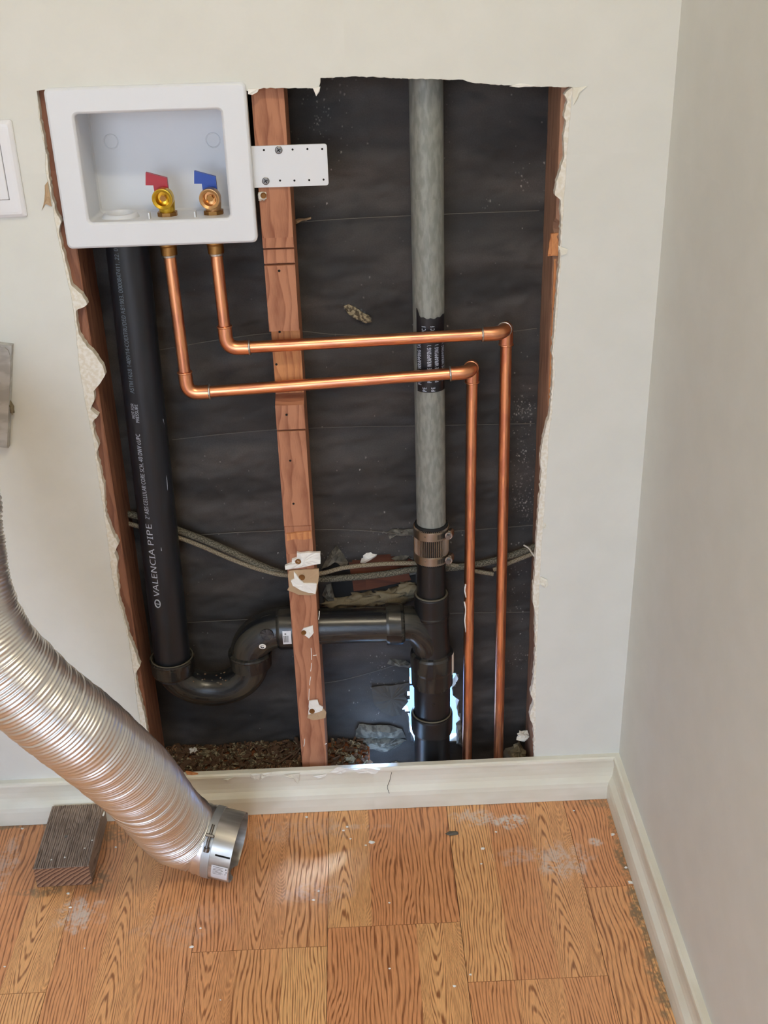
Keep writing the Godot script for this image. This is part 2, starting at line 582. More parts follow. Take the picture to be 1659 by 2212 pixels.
func make_materials() -> void:
	M.paint = mat(Color(0.868, 0.868, 0.838), 0.62, 0, mottle(2, 512, 512, Color(0.988, 0.988, 0.985), Color(1, 1, 1), 0.02, 0.02))
	M.trim = mat(Color(0.905, 0.893, 0.835), 0.42, 0, mottle(4, 256, 256, Color(0.965, 0.96, 0.945), Color(1, 1, 1), 0.05, 0.02, 4, 1.5))
	M.gypsum = mat(Color(0.92, 0.905, 0.865), 0.95, 0, mottle(5, 256, 256, Color(0.95, 0.935, 0.90), Color(1, 1, 1), 0.06, 0.06, 4, 1.3))
	M.gypsum.uv1_scale = Vector3(8, 8, 1)
	M.board_paper = mat(Color(0.72, 0.61, 0.48), 0.9)
	M.plaster = mat(Color(0.93, 0.92, 0.89), 0.9)
	M.plastic = mat(Color(0.870, 0.880, 0.895), 0.34)
	M.switch = mat(Color(0.895, 0.895, 0.905), 0.35)
	M.dark_hole = mat(Color(0.05, 0.05, 0.05), 0.9)
	M.brass = mat(Color(0.88, 0.72, 0.26), 0.28, 1.0)
	M.brass_pink = mat(Color(0.86, 0.68, 0.48), 0.30, 1.0)
	M.bronze = mat(Color(0.62, 0.46, 0.27), 0.42, 1.0)
	M.red = mat(Color(0.66, 0.10, 0.17), 0.4)
	M.blue = mat(Color(0.07, 0.27, 0.66), 0.4)
	M.steel = mat(Color(0.62, 0.58, 0.53), 0.36, 1.0)
	M.screw = mat(Color(0.50, 0.49, 0.48), 0.4, 1.0)
	M.rust_screw = mat(Color(0.52, 0.36, 0.18), 0.6, 0.6)
	M.solder = mat(Color(0.78, 0.77, 0.75), 0.35, 1.0)
	M.copper = mat(Color(1, 1, 1), 0.33, 0.95, mottle(21, 128, 512, Color(0.95, 0.67, 0.49), Color(0.84, 0.57, 0.45), 0.05, 0.010, 4, 1.8))
	M.copper.uv1_scale = Vector3(1, 2.5, 1)
	M.galv = mat(Color(1, 1, 1), 0.55, 0.25, mottle(24, 256, 1024, Color(0.510, 0.522, 0.500), Color(0.585, 0.593, 0.568), 0.06, 0.016, 5, 1.3))
	M.galv.uv1_scale = Vector3(1, 2.0, 1)
	M.tape = mat(Color(0.090, 0.098, 0.120), 0.36)
	M.ink = mat(Color(0.72, 0.75, 0.80), 0.7)
	M.ink_faint = mat(Color(0.44, 0.49, 0.54), 0.7)
	M.abs = mat(Color(0.122, 0.140, 0.168), 0.42, 0, mottle(26, 256, 512, Color(0.82, 0.82, 0.82), Color(1, 1, 1), 0.03, 0.01))
	M.abs_fit = mat(Color(1, 1, 1), 0.27, 0, mottle(27, 256, 256, Color(0.105, 0.112, 0.122), Color(0.215, 0.205, 0.182), 0.03, 0.03, 5, 1.7))
	M.abs_new = mat(Color(0.088, 0.092, 0.102), 0.36)
	M.rubber = mat(Color(0.07, 0.07, 0.07), 0.8)
	M.glue = mat(Color(0.36, 0.34, 0.29), 0.6)
	M.felt = mat(Color(1, 1, 1), 0.72, 0, felt_tex())
	M.felt_edge = mat(Color(0.27, 0.255, 0.235), 0.8)
	M.felt_back = mat(Color(0.44, 0.425, 0.385), 0.85, 0, mottle(29, 256, 256, Color(0.7, 0.7, 0.7), Color(1, 1, 1), 0.06, 0.06, 4, 2.0))
	M.felt_back.uv1_scale = Vector3(4, 4, 1)
	M.wire = mat(Color(0.42, 0.41, 0.39), 0.5, 0.7)
	M.stucco = mat(Color(0.66, 0.64, 0.60), 0.95, 0, mottle(30, 256, 256, Color(0.6, 0.6, 0.6), Color(1, 1, 1), 0.1, 0.1))
	M.mortar = mat(Color(1, 1, 1), 0.95, 0, mottle(33, 256, 256, Color(0.33, 0.29, 0.22), Color(0.62, 0.57, 0.46), 0.06, 0.06, 4, 2.2))
	M.mortar.uv1_scale = Vector3(10, 10, 1)
	M.fir = mat(Color(1, 1, 1), 0.72, 0, fir(61, 256, 1024, Color(0.715, 0.495, 0.370), Color(0.520, 0.310, 0.215), 5.0, 0.85))
	M.fir.uv1_scale = Vector3(14, 2.2, 1)
	M.fir_old = mat(Color(1, 1, 1), 0.75, 0, fir(64, 256, 1024, Color(0.590, 0.400, 0.305), Color(0.400, 0.245, 0.180), 4.0, 0.8))
	M.fir_old.uv1_scale = Vector3(12, 2.0, 1)
	M.fir_grey = mat(Color(1, 1, 1), 0.75, 0, fir(65, 256, 1024, Color(0.660, 0.505, 0.410), Color(0.470, 0.330, 0.255), 4.0, 0.7))
	M.fir_grey.uv1_scale = Vector3(12, 2.0, 1)
	M.fresh = mat(Color(1, 1, 1), 0.8, 0, fir(67, 128, 256, Color(0.82, 0.57, 0.37), Color(0.62, 0.36, 0.22), 5.0, 0.7))
	M.fresh.uv1_scale = Vector3(20, 8, 1)
	M.plate_wood = mat(Color(1, 1, 1), 0.85, 0, fir(70, 256, 512, Color(0.60, 0.36, 0.21), Color(0.36, 0.19, 0.11), 5.0, 0.8))
	M.plate_wood.uv1_scale = Vector3(10, 3, 1)
	M.block_top = mat(Color(1, 1, 1), 0.85, 0, fir(73, 256, 512, Color(0.640, 0.570, 0.515), Color(0.400, 0.340, 0.300), 16.0, 0.9))
	M.block_top.uv1_scale = Vector3(11.5, 6, 1)
	M.block_end = mat(Color(1, 1, 1), 0.85, 0, rings_tex())
	M.sheath = mat(Color(1, 1, 1), 0.85, 0, fir(79, 128, 256, Color(0.40, 0.225, 0.15), Color(0.24, 0.125, 0.085), 4.0, 0.7))
	M.sheath.uv1_scale = Vector3(8, 4, 1)
	M.dirt = mat(Color(1, 1, 1), 0.95, 0, mottle(35, 512, 512, Color(0.24, 0.185, 0.14), Color(0.56, 0.42, 0.31), 0.06, 0.06, 5, 2.4))
	M.dirt.uv1_scale = Vector3(6, 6, 1)
	M.chip = mat(Color(0.50, 0.39, 0.29), 0.9)
	M.chip_b = mat(Color(0.36, 0.265, 0.195), 0.9)
	M.cable_grey = mat(Color(1, 1, 1), 0.9, 0, mottle(37, 128, 256, Color(0.27, 0.255, 0.21), Color(0.47, 0.45, 0.39), 0.10, 0.05, 3, 2.0))
	M.cable_grey.uv1_scale = Vector3(1, 20, 1)
	M.cable_tan = mat(Color(1, 1, 1), 0.9, 0, mottle(38, 128, 256, Color(0.40, 0.36, 0.28), Color(0.62, 0.58, 0.50), 0.08, 0.10, 3, 2.0))
	M.cable_tan.uv1_scale = Vector3(1, 20, 1)
	M.alu = mat(Color(0.90, 0.895, 0.885), 0.33, 0.95)
	M.alu_flat = mat(Color(0.86, 0.85, 0.83), 0.38, 0.75, mottle(39, 256, 128, Color(0.75, 0.74, 0.72), Color(1, 1, 1), 0.04, 0.04))
	M.band = mat(Color(0.70, 0.71, 0.71), 0.45, 0.6)
	M.grey_plate = mat(Color(0.74, 0.735, 0.72), 0.5, 0.1, mottle(40, 128, 256, Color(0.88, 0.87, 0.86), Color(1, 1, 1), 0.03, 0.03, 4, 1.5))
	M.grey_plate.uv1_scale = Vector3(5, 5, 1)
	M.oak = mat(Color(1, 1, 1), 0.30, 0, oak_atlas())
	M.oak.detail_enabled = true
	M.oak.detail_blend_mode = BaseMaterial3D.BLEND_MODE_MIX
	M.oak.detail_uv_layer = BaseMaterial3D.DETAIL_UV_2
	M.oak.detail_albedo = dust_tex()
	M.ceiling = mat(Color(0.74, 0.735, 0.72), 0.9)
	M.concrete = mat(Color(0.20, 0.28, 0.36), 0.95)
	M.glass = mat(Color(0.95, 0.97, 1.0, 0.06), 0.02)
	M.glass.transparency = BaseMaterial3D.TRANSPARENCY_ALPHA
	M.barcode = mat(Color(1, 1, 1), 0.5, 0, print_tex(36, 60, [[12, 20, 18, 2, .25], [12, 24, 18, 1, .25], [12, 27, 18, 3, .2], [12, 32, 18, 1, .25], [12, 35, 18, 2, .25], [12, 39, 18, 4, .2], [12, 45, 18, 1, .25], [12, 48, 18, 3, .25], [12, 53, 18, 2, .25], [6, 34, 3, 12, .35]]))
	M.duct_label = mat(Color(1, 1, 1), 0.6, 0, print_tex(60, 80, [[5, 22, 2, 50, .45], [11, 26, 2, 44, .5], [16, 22, 2, 50, .45], [22, 28, 2, 44, .5], [27, 22, 2, 50, .45], [33, 30, 2, 42, .5], [6, 6, 5, 5, .3], [16, 4, 6, 4, .4], [26, 8, 5, 4, .4]]))

# ------------------------------------------------------------------ the room
func setup_view() -> void:
	var cam := Camera3D.new()
	cam.name = "camera"
	add_child(cam)
	cam.transform = Transform3D(Basis(RX, -RD, -RF).orthonormalized(), CAM)
	cam.fov = rad_to_deg(2.0 * atan(1106.0 / F))
	cam.near = 0.02
	cam.far = 100.0
	cam.current = true
	var we := WorldEnvironment.new()
	we.name = "environment"
	var env := Environment.new()
	env.tonemap_mode = Environment.TONE_MAPPER_LINEAR
	env.tonemap_exposure = 1.0
	env.background_mode = Environment.BG_SKY
	env.sdfgi_enabled = true
	env.ssao_enabled = true
	env.ssil_enabled = true
	var sky := Sky.new()
	var sm := ProceduralSkyMaterial.new()
	sm.sky_top_color = Color(0.76, 0.86, 1.0)
	sm.sky_horizon_color = Color(0.90, 0.945, 1.0)
	sm.ground_bottom_color = Color(0.55, 0.56, 0.58)
	sm.ground_horizon_color = Color(0.75, 0.80, 0.86)
	sm.energy_multiplier = 7.6
	sky.sky_material = sm
	env.sky = sky
	we.environment = env
	add_child(we)
	# hazy sun outdoors, behind the wall on the right: it reaches the room only through the broken stucco
	var sun := DirectionalLight3D.new()
	sun.name = "sun"
	sun.light_color = Color(0.56, 0.74, 1.0)
	sun.light_energy = 30.0
	sun.light_angular_distance = 14.0
	sun.shadow_enabled = true
	add_child(sun)
	sun.look_at_from_position(Vector3.ZERO, Vector3(-0.160, -0.156, 0.21), Vector3.UP)

func make_room() -> void:
	var hole_left := [[79, 196], [83, 241], [90, 287], [98, 326], [97, 359], [102, 388], [110, 420], [116, 458], [123, 504], [134, 550], [146, 607], [157, 660], [164, 712], [169, 782], [181, 852], [190, 898], [202, 957], [211, 1027], [223, 1097], [234, 1181], [242, 1249], [254, 1296], [266, 1333], [278, 1384], [288, 1451], [296, 1519], [306, 1580], [318, 1660]]
	var hole_top := [[79, 196], [110, 194], [534, 196], [545, 203], [559, 193], [570, 190], [610, 190], [676, 191], [683, 199], [689, 188], [692, 168], [760, 165], [830, 167], [890, 170], [1000, 172], [1022, 179], [1100, 184], [1180, 187], [1237, 188]]
	var hole_right := [[1237, 188], [1233, 241], [1227, 309], [1223, 372], [1219, 420], [1215, 499], [1213, 553], [1208, 621], [1202, 703], [1196, 757], [1199, 814], [1192, 896], [1185, 950], [1183, 1004], [1179, 1058], [1175, 1113], [1171, 1167], [1168, 1221], [1165, 1275], [1163, 1330], [1160, 1400], [1158, 1480], [1157, 1560], [1156, 1655]]
	var core_left := [[79, 196], [86, 250], [96, 310], [103, 350], [108, 400], [118, 450], [132, 480], [127, 505], [140, 560], [150, 600], [155, 618], [177, 636], [188, 658], [164, 672], [169, 716], [179, 737], [204, 765], [221, 789], [227, 810], [214, 831], [202, 845], [204, 863], [195, 884], [212, 898], [200, 912], [204, 940], [213, 964], [208, 978], [225, 1052], [228, 1114], [242, 1149], [256, 1176], [247, 1195], [254, 1215], [252, 1235], [257, 1272], [257, 1296], [267, 1323], [279, 1377], [291, 1407], [303, 1438], [293, 1455], [295, 1478], [303, 1512], [313, 1549], [320, 1600], [322, 1660]]
	var core_right := [[1237, 188], [1225, 197], [1219, 205], [1226, 220], [1219, 245], [1222, 270], [1217, 300], [1219, 340], [1208, 374], [1202, 392], [1199, 422], [1211, 432], [1212, 480], [1210, 550], [1204, 620], [1198, 700], [1193, 757], [1194, 814], [1188, 890], [1178, 930], [1171, 960], [1168, 1000], [1170, 1020], [1167, 1060], [1162, 1120], [1158, 1190], [1156, 1230], [1152, 1270], [1151, 1300], [1156, 1325], [1157, 1400], [1152, 1475], [1146, 1500], [1153, 1520], [1144, 1548], [1153, 1575], [1155, 1655]]
	var w := structure("wall_back")
	slab_with_hole(w, "painted_face", M.paint, hole_left, hole_top, hole_right, 0.0, -0.0014, 0.006, 0.0006)
	slab_with_hole(w, "gypsum_core", M.gypsum, core_left, hole_top, core_right, -0.0012, -0.0130, 0.004, 0.0009)
	# outdoor side: stucco with the broken hole round the lower drain
	var st := st_new(false)
	var hl := [[884, 1436], [880, 1466], [887, 1478], [876, 1500], [886, 1508], [872, 1520], [868, 1534], [882, 1542], [884, 1560], [886, 1580], [896, 1600]]
	var ht := [[884, 1436], [900, 1432], [930, 1434], [960, 1440], [966, 1451], [985, 1455]]
	var hr := [[985, 1455], [990, 1466], [984, 1478], [976, 1486], [978, 1502], [992, 1512], [986, 1530], [994, 1556], [988, 1580], [992, 1600]]
	slab_with_hole(w, "stucco", M.stucco, hl, ht, hr, -0.1075, -0.128, 0.006, 0.0012, Rect2(-1.9, -0.30, 2.5, 2.9))
	# sole of the wall
	st = st_new(false)
	box(st, Vector3(-1.9, -0.30, -0.1075), Vector3(0.6, -0.075, 0.0), 0.0)
	fin(st, "footing", M.mortar, w)
	st = st_new(false)
	box(st, Vector3(-1.9, -0.30, -0.1075), Vector3(-0.386, HALL, -0.0131), 0.0)
	fin(st, "wall_filling", M.felt_back, w)
	st = st_new(false)
	box(st, Vector3(0.2965, -0.30, -0.1075), Vector3(0.6, HALL, -0.0131), 0.0)
	fin(st, "wall_filling", M.felt_back, w)
	st = st_new(false)
	box(st, Vector3(-0.386, 1.45, -0.1075), Vector3(0.2965, HALL, -0.0131), 0.0)
	fin(st, "wall_filling", M.felt_back, w)

	w = structure("wall_right")
	st = st_new(false)
	box(st, Vector3(XR, -0.3, 0.0), Vector3(XR + 0.12, HALL, 3.2), 0.0)
	fin(st, "painted_face", M.paint, w)
	w = structure("wall_left")
	st = st_new(false)
	box(st, Vector3(-2.02, -0.3, -0.13), Vector3(-1.9, HALL, 3.32), 0.0)
	fin(st, "painted_face", M.paint, w)
	w = structure("wall_front")
	var wx0 := -1.75
	var wx1 := 0.05
	var wy0 := 0.12
	var wy1 := 2.10
	st = st_new(false)
	box(st, Vector3(-1.9, -0.3, 3.2), Vector3(wx0, HALL, 3.32))
	box(st, Vector3(wx1, -0.3, 3.2), Vector3(XR + 0.12, HALL, 3.32))
	box(st, Vector3(wx0, -0.3, 3.2), Vector3(wx1, wy0, 3.32))
	box(st, Vector3(wx0, wy1, 3.2), Vector3(wx1, HALL, 3.32))
	fin(st, "painted_face", M.paint, w)
	var wd := structure("window_1")
	st = st_new(false)
	for f in [[wx0, wy0, wx0 + 0.05, wy1], [wx1 - 0.05, wy0, wx1, wy1], [wx0, wy0, wx1, wy0 + 0.05], [wx0, wy1 - 0.05, wx1, wy1], [(wx0 + wx1) * 0.5 - 0.025, wy0, (wx0 + wx1) * 0.5 + 0.025, wy1]]:
		box(st, Vector3(f[0], f[1], 3.22), Vector3(f[2], f[3], 3.27), 0.004)
	fin(st, "window_frame", M.plastic, wd)
	st = st_new(false)
	box(st, Vector3(wx0, wy0, 3.243), Vector3(wx1, wy1, 3.247))
	fin(st, "pane", M.glass, wd)
	var c := structure("ceiling")
	st = st_new(false)
	box(st, Vector3(-2.02, HALL, -0.13), Vector3(XR + 0.12, HALL + 0.12, 3.32))
	fin(st, "ceiling_board", M.ceiling, c)
	# ground outdoors
	var g := structure("trim_1")
	st = st_new(false)
	box(st, Vector3(-6, -0.40, -7), Vector3(6, -0.30, -0.128))
	fin(st, "paving", M.concrete, g)

func slab_with_hole(parent: Node, called: String, m: Material, l: Array, t: Array, r: Array, z1: float, z0: float, step: float, amp: float, area := Rect2(-1.9, 0.0, 2.291, 2.44)) -> void:
	var st := st_new(false)
	var L := rough(l, z1, step, amp)
	var T := rough(t, z1, step, amp)
	var R := rough(r, z1, step, amp)
	var x0 := area.position.x
	var y0 := area.position.y
	var x1 := area.end.x
	var y1 := area.end.y
	T[0] = L[0]
	R[0] = T[T.size() - 1]
	var lb := L[L.size() - 1]
	var rb := R[R.size() - 1]
	var yb := minf(lb.y, rb.y)
	L[L.size() - 1] = Vector2(lb.x, yb)
	R[R.size() - 1] = Vector2(rb.x, yb)
	var pl := PackedVector2Array([Vector2(x0, L[0].y)])
	pl.append_array(L)
	pl.append(Vector2(x0, yb))
	var pr := PackedVector2Array([Vector2(x1, R[0].y)])
	pr.append_array(R)
	pr.append(Vector2(x1, yb))
	var pt := PackedVector2Array([Vector2(x0, L[0].y)])
	pt.append_array(T)
	pt.append(Vector2(x1, R[0].y))
	pt.append(Vector2(x1, y1))
	pt.append(Vector2(x0, y1))
	var pb := PackedVector2Array([Vector2(x0, yb), Vector2(x1, yb), Vector2(x1, y0), Vector2(x0, y0)])
	for p in [pl, pr, pt, pb]:
		prism(st, p, z0, z1)
	fin(st, called, m, parent)

func make_floor() -> void:
	var fl := structure("floor")
	var st := st_new(false)
	box(st, Vector3(-1.9, -0.10, -0.0), Vector3(XR, -0.0085, 3.2))
	fin(st, "underlay", M.chip_b, fl)
	var w := 0.1875
	var joints := {-7: 0.5, -6: 0.9, -5: 0.3, -4: 0.72, -3: 0.345, -2: 0.80, -1: 0.290, 0: 0.258, 1: 0.362, 2: 0.205}
	var s := 3
	for b in range(-10, 3):
		var xa := -0.0735 + b * w
		var xb := minf(xa + w, XR - 0.001)
		if xa > XR or xb < -1.9:
			continue
		var z := -0.02
		var e: float = joints.get(b, 0.6)
		if b in [-2]:
			e = 0.80
		while z < 3.2:
			var z1 := minf(e, 3.2)
			st = st_new(false)
			var g := 0.00035
			for k in 3:
				var a := maxf(xa + k * w / 3.0, -1.9)
				var c := minf(xa + (k + 1) * w / 3.0, xb)
				if c - a < 0.001:
					continue
				var strip := s % 12
				s += 5 if k < 2 else 7
				var off := rng.randf_range(0.0, 0.12)
				var a2 := a + (g if k == 0 else 0.0)
				var c2 := c - (g if k == 2 else 0.0)
				var u0 := (strip + 0.004) / 12.0
				var u1 := u0 + (c - a) / (w / 3.0) * 0.992 / 12.0
				var p := [Vector3(a2, 0, z1 - g), Vector3(c2, 0, z1 - g), Vector3(c2, 0, z + g), Vector3(a2, 0, z + g)]
				var uv := [Vector2(u0, (z1 - z) / 0.64 + off), Vector2(u1, (z1 - z) / 0.64 + off), Vector2(u1, off), Vector2(u0, off)]
				for q in [0, 2, 1, 0, 3, 2]:
					st.set_uv(uv[q])
					st.set_uv2(Vector2((p[q].x + 0.7) / 1.15, p[q].z / 1.15))
					st.add_vertex(p[q])
				if k == 0 or k == 2:
					var sx := a2 if k == 0 else c2
					var v := [Vector3(sx, -0.0085, z), Vector3(sx, -0.0085, z1), Vector3(sx, 0, z1), Vector3(sx, 0, z)]
					for q in ([0, 2, 1, 0, 3, 2] if k == 2 else [0, 1, 2, 0, 2, 3]):
						st.set_uv(Vector2(u0 + 0.01, off))
						st.set_uv2(Vector2((v[q].x + 0.7) / 1.15, v[q].z / 1.15))
						st.add_vertex(v[q])
			for zz in [z + g, z1 - g]:
				var v := [Vector3(xa + g, -0.0085, zz), Vector3(xb - g, -0.0085, zz), Vector3(xb - g, 0, zz), Vector3(xa + g, 0, zz)]
				for q in ([0, 2, 1, 0, 3, 2] if zz > z + 0.01 else [0, 1, 2, 0, 2, 3]):
					st.set_uv(Vector2(0.03, 0.2))
					st.set_uv2(Vector2((v[q].x + 0.7) / 1.15, v[q].z / 1.15))
					st.add_vertex(v[q])
			fin(st, "plank", M.oak, fl)
			z = e
			e += 1.2
	# baseboards: the same moulding along both walls
	var prof := PackedVector2Array([Vector2(0, 0.0005), Vector2(0.019, 0.0005), Vector2(0.0195, 0.012), Vector2(0.0190, 0.026), Vector2(0.0175, 0.033), Vector2(0.0140, 0.0375), Vector2(0.0110, 0.041), Vector2(0.0095, 0.047), Vector2(0.0090, 0.057), Vector2(0.0098, 0.066), Vector2(0.0110, 0.071), Vector2(0.0105, 0.0745), Vector2(0.008, 0.0765), Vector2(0, 0.077)])
	var bb := structure("baseboard_back")
	st = st_new(false)
	prism(st, prof, -1.9, XR, Transform3D(Basis(Vector3(0, 0, 1), Vector3(0, 1, 0), Vector3(1, 0, 0)), Vector3.ZERO), 0)
	fin(st, "moulding", M.trim, bb)
	var br := structure("baseboard_right")
	st = st_new(false)
	prism(st, prof, 0.0, 3.2, Transform3D(Basis(Vector3(-1, 0, 0), Vector3(0, 1, 0), Vector3(0, 0, 1)), Vector3(XR, 0, 0)), 2)
	fin(st, "moulding", M.trim, br)
	# torn paint and paper along the top of the back baseboard
	var o := func(x, y): return [380 + x / 3.606, 1540 + y / 3.606]
	for q in [[[580, 472], [665, 468], [645, 520], [600, 527]], [[668, 470], [750, 462], [738, 484], [660, 520]], [[835, 482], [900, 476], [965, 470], [950, 548]], [[370, 515], [450, 500], [400, 530]], [[1070, 492], [1180, 470], [1165, 488], [1100, 507]], [[1195, 462], [1250, 424], [1345, 424], [1362, 446], [1290, 468]], [[1380, 440], [1480, 425], [1590, 440], [1560, 470], [1420, 470]]]:
		var px := []
		for k in q:
			px.append(o.call(float(k[0]), float(k[1])))
		st = st_new(false)
		patch(st, outline(px, 0.0118, 0.006, 0.0008), 0.0118, 0.0006, 0.0015, 0.0018)
		fin(st, "paint_flap", M.plaster if q[0][0] > 1000 else M.trim, bb)
	st = st_new(false)
	patch(st, outline([[401, 1665], [440, 1672], [472, 1676], [440, 1680], [410, 1679]], 0.004, 0.006, 0.0008), 0.006, 0.003, 0.002, 0.001)
	fin(st, "wood_fibres", M.fresh, bb)
	st = st_new()
	sweep(st, catmull(PackedVector3Array([at(846, 1668, 0.013), at(842, 1685, 0.016), at(837, 1700, 0.017), at(841, 1714, 0.022)]), 6), 0.0004, 6)
	tag(fin(st, "thread", M.dark_hole), "thin dark thread curling down over the white back baseboard", "thread")

# ------------------------------------------------------------------ inside the wall
func make_framing() -> void:
	# middle stud: side profile (z, y) with saw cuts and the notch for the copper pipes
	var zf := -0.0131
	var zb := -0.1015
	var ks := zf - 0.009
	var pr := PackedVector2Array([Vector2(zb, 0.0435), Vector2(zf, 0.0435), Vector2(zf, 0.486), Vector2(zf - 0.0025, 0.489), Vector2(zf - 0.0022, 0.497), Vector2(zf, 0.500), Vector2(zf, 0.645), Vector2(ks, 0.6455), Vector2(ks, 0.647), Vector2(zf - 0.001, 0.6475), Vector2(zf - 0.003, 0.682), Vector2(zf - 0.028, 0.690), Vector2(zf - 0.030, 0.784), Vector2(zf, 0.787), Vector2(zf, 0.8735), Vector2(ks, 0.874), Vector2(ks, 0.8760), Vector2(zf - 0.0015, 0.8765), Vector2(zf - 0.0035, 0.8935), Vector2(ks, 0.894), Vector2(ks, 0.896), Vector2(zf, 0.8965), Vector2(zf, 1.45), Vector2(zb, 1.45)])
	var s := thing("wall_stud", "reddish middle wall stud with saw cuts and a notch behind the copper pipes", "stud", Vector3(-0.0935, 0.0435, -0.057), "wall studs")
	var st := st_new(false)
	prism(st, pr, -0.113, -0.074, Transform3D(Basis(Vector3(0, 0, 1), Vector3(0, 1, 0), Vector3(1, 0, 0)), Vector3.ZERO))
	fin(st, "timber", M.fir, s)
	st = st_new(false)
	box(st, Vector3(-0.1125, 0.6905, zf - 0.0296), Vector3(-0.0745, 0.7835, zf - 0.0276), 0.0003)
	fin(st, "fresh_cut", M.fresh, s)
	st = st_new(false)
	patch(st, outline([[619, 1152], [672, 1147], [673, 1162], [655, 1166], [638, 1164], [620, 1168]], zf, 0.006, 0.0006), zf + 0.0004, 0.003, 0.0006, 0.0006)
	fin(st, "scraped_wood", M.fresh, s)
	for q in [[603, 585], [604, 717], [597, 787], [619, 896], [627, 995], [634, 1088]]:
		st = st_new()
		var p := at(q[0], q[1], zf)
		lathe(st, p, Vector3(0, 0, 1), [[0.0001, 0.0017], [0.0003, 0.0015], [0.0003, 0.0]], 10)
		fin(st, "nail_hole", M.dark_hole, s)
	# left stud
	s = thing("wall_stud", "dark red-brown wall stud behind the black standpipe", "stud", Vector3(-0.366, 0.0435, -0.057), "wall studs")
	st = st_new(false)
	box(st, Vector3(-0.3855, 0.0435, zb), Vector3(-0.346, 1.45, zf), 0.0015)
	fin(st, "timber", M.fir_old, s)
	# right stud: its front corner was hacked away along the middle
	s = thing("wall_stud", "brown wall stud with hacked front edge beside the bare right drywall", "stud", Vector3(0.278, 0.0, -0.057), "wall studs")
	st = st_new(false)
	var rows := []
	var lens := PackedFloat32Array()
	var nz := noise(77, 60.0, 2)
	var n := 190
	for i in n + 1:
		var y := -0.05 + 1.5 * i / n
		var c := 0.0012
		if y > 0.64 and y < 0.905:
			c = 0.010 + 0.004 * nz.get_noise_1d(y * 4.0)
		elif y > 0.55 and y <= 0.64:
			c = 0.006 + 0.004 * nz.get_noise_1d(y * 3.0)
		if absf(y - 0.9095) < 0.006 or absf(y - 0.874) < 0.004:
			c = 0.017
		var x := 0.2575
		rows.append(PackedVector3Array([Vector3(x, y, zb), Vector3(x, y, zf - c), Vector3(x + c * 0.55, y, zf), Vector3(0.2962, y, zf), Vector3(0.2962, y, zb), Vector3(x, y, zb)]))
	for i in n:
		for j in 5:
			quad_p(st, rows[i][j], rows[i][j + 1], rows[i + 1][j + 1], rows[i + 1][j])
	fin(st, "timber", M.fir_grey, s)
	st = st_new(false)
	patch(st, outline([[1190, 505], [1207, 503], [1205, 552], [1183, 553]], zf - 0.004, 0.005, 0.0006), zf - 0.003, 0.004, 0.001, 0.001)
	fin(st, "split_chip", M.fresh, s)
	st = st_new(false)
	box(st, Vector3(0.2585, 0.665, zf - 0.0065), Vector3(0.2625, 0.868, zf - 0.0030), 0.0008)
	fin(st, "hacked_edge", M.fresh, s)
	# bottom plates
	var p1 := thing("sill_plate", "dirty reddish sill plate lying under the middle stud", "sill plate", Vector3(-0.176, 0.0, -0.057))
	st = st_new(false)
	box(st, Vector3(-0.3458, -0.04, zb), Vector3(-0.005, 0.0430, zf), 0.0015, 0)
	fin(st, "timber", M.plate_wood, p1)
	p1 = thing("mortar_block", "pale crumbly mortar block between right copper drop and right stud", "mortar", Vector3(0.24, 0.0, -0.057))
	st = st_new(false)
	lump(st, Vector3(0.237, 0.0, -0.058), Vector3(0.0195, 0.046, 0.043), 0.35, 5, 18, 12)
	fin(st, "rubble", M.mortar, p1)
	# mortar bed under the drain
	var bed := thing("mortar_bed", "dark broken mortar bed round the foot of the drain", "mortar", Vector3(0.1, -0.07, -0.057))
	st = st_new(false)
	relief(st, -0.006, 0.258, -0.1035, -0.012, -0.020, 0.016, 91, 40, 16)
	fin(st, "rubble", M.mortar, bed)
func relief(st: SurfaceTool, x0: float, x1: float, z0: float, z1: float, y: float, amp: float, sd: int, nx: int, nz: int) -> void:
	var n := noise(sd, 22.0, 4)
	var rows := []
	for i in nz + 1:
		var r := PackedVector3Array()
		for j in nx + 1:
			var x := lerpf(x0, x1, float(j) / nx)
			var z := lerpf(z0, z1, float(i) / nz)
			r.append(Vector3(x, y + amp * n.get_noise_2d(x, z) * 1.6, z))
		rows.append(r)
	for i in nz:
		for j in nx:
			quad_p(st, rows[i + 1][j], rows[i + 1][j + 1], rows[i][j + 1], rows[i][j], 0)
	for j in nx:
		var a: Vector3 = rows[nz][j]
		var b: Vector3 = rows[nz][j + 1]
		quad_p(st, Vector3(a.x, y - 0.05, a.z), Vector3(b.x, y - 0.05, b.z), b, a, 0)

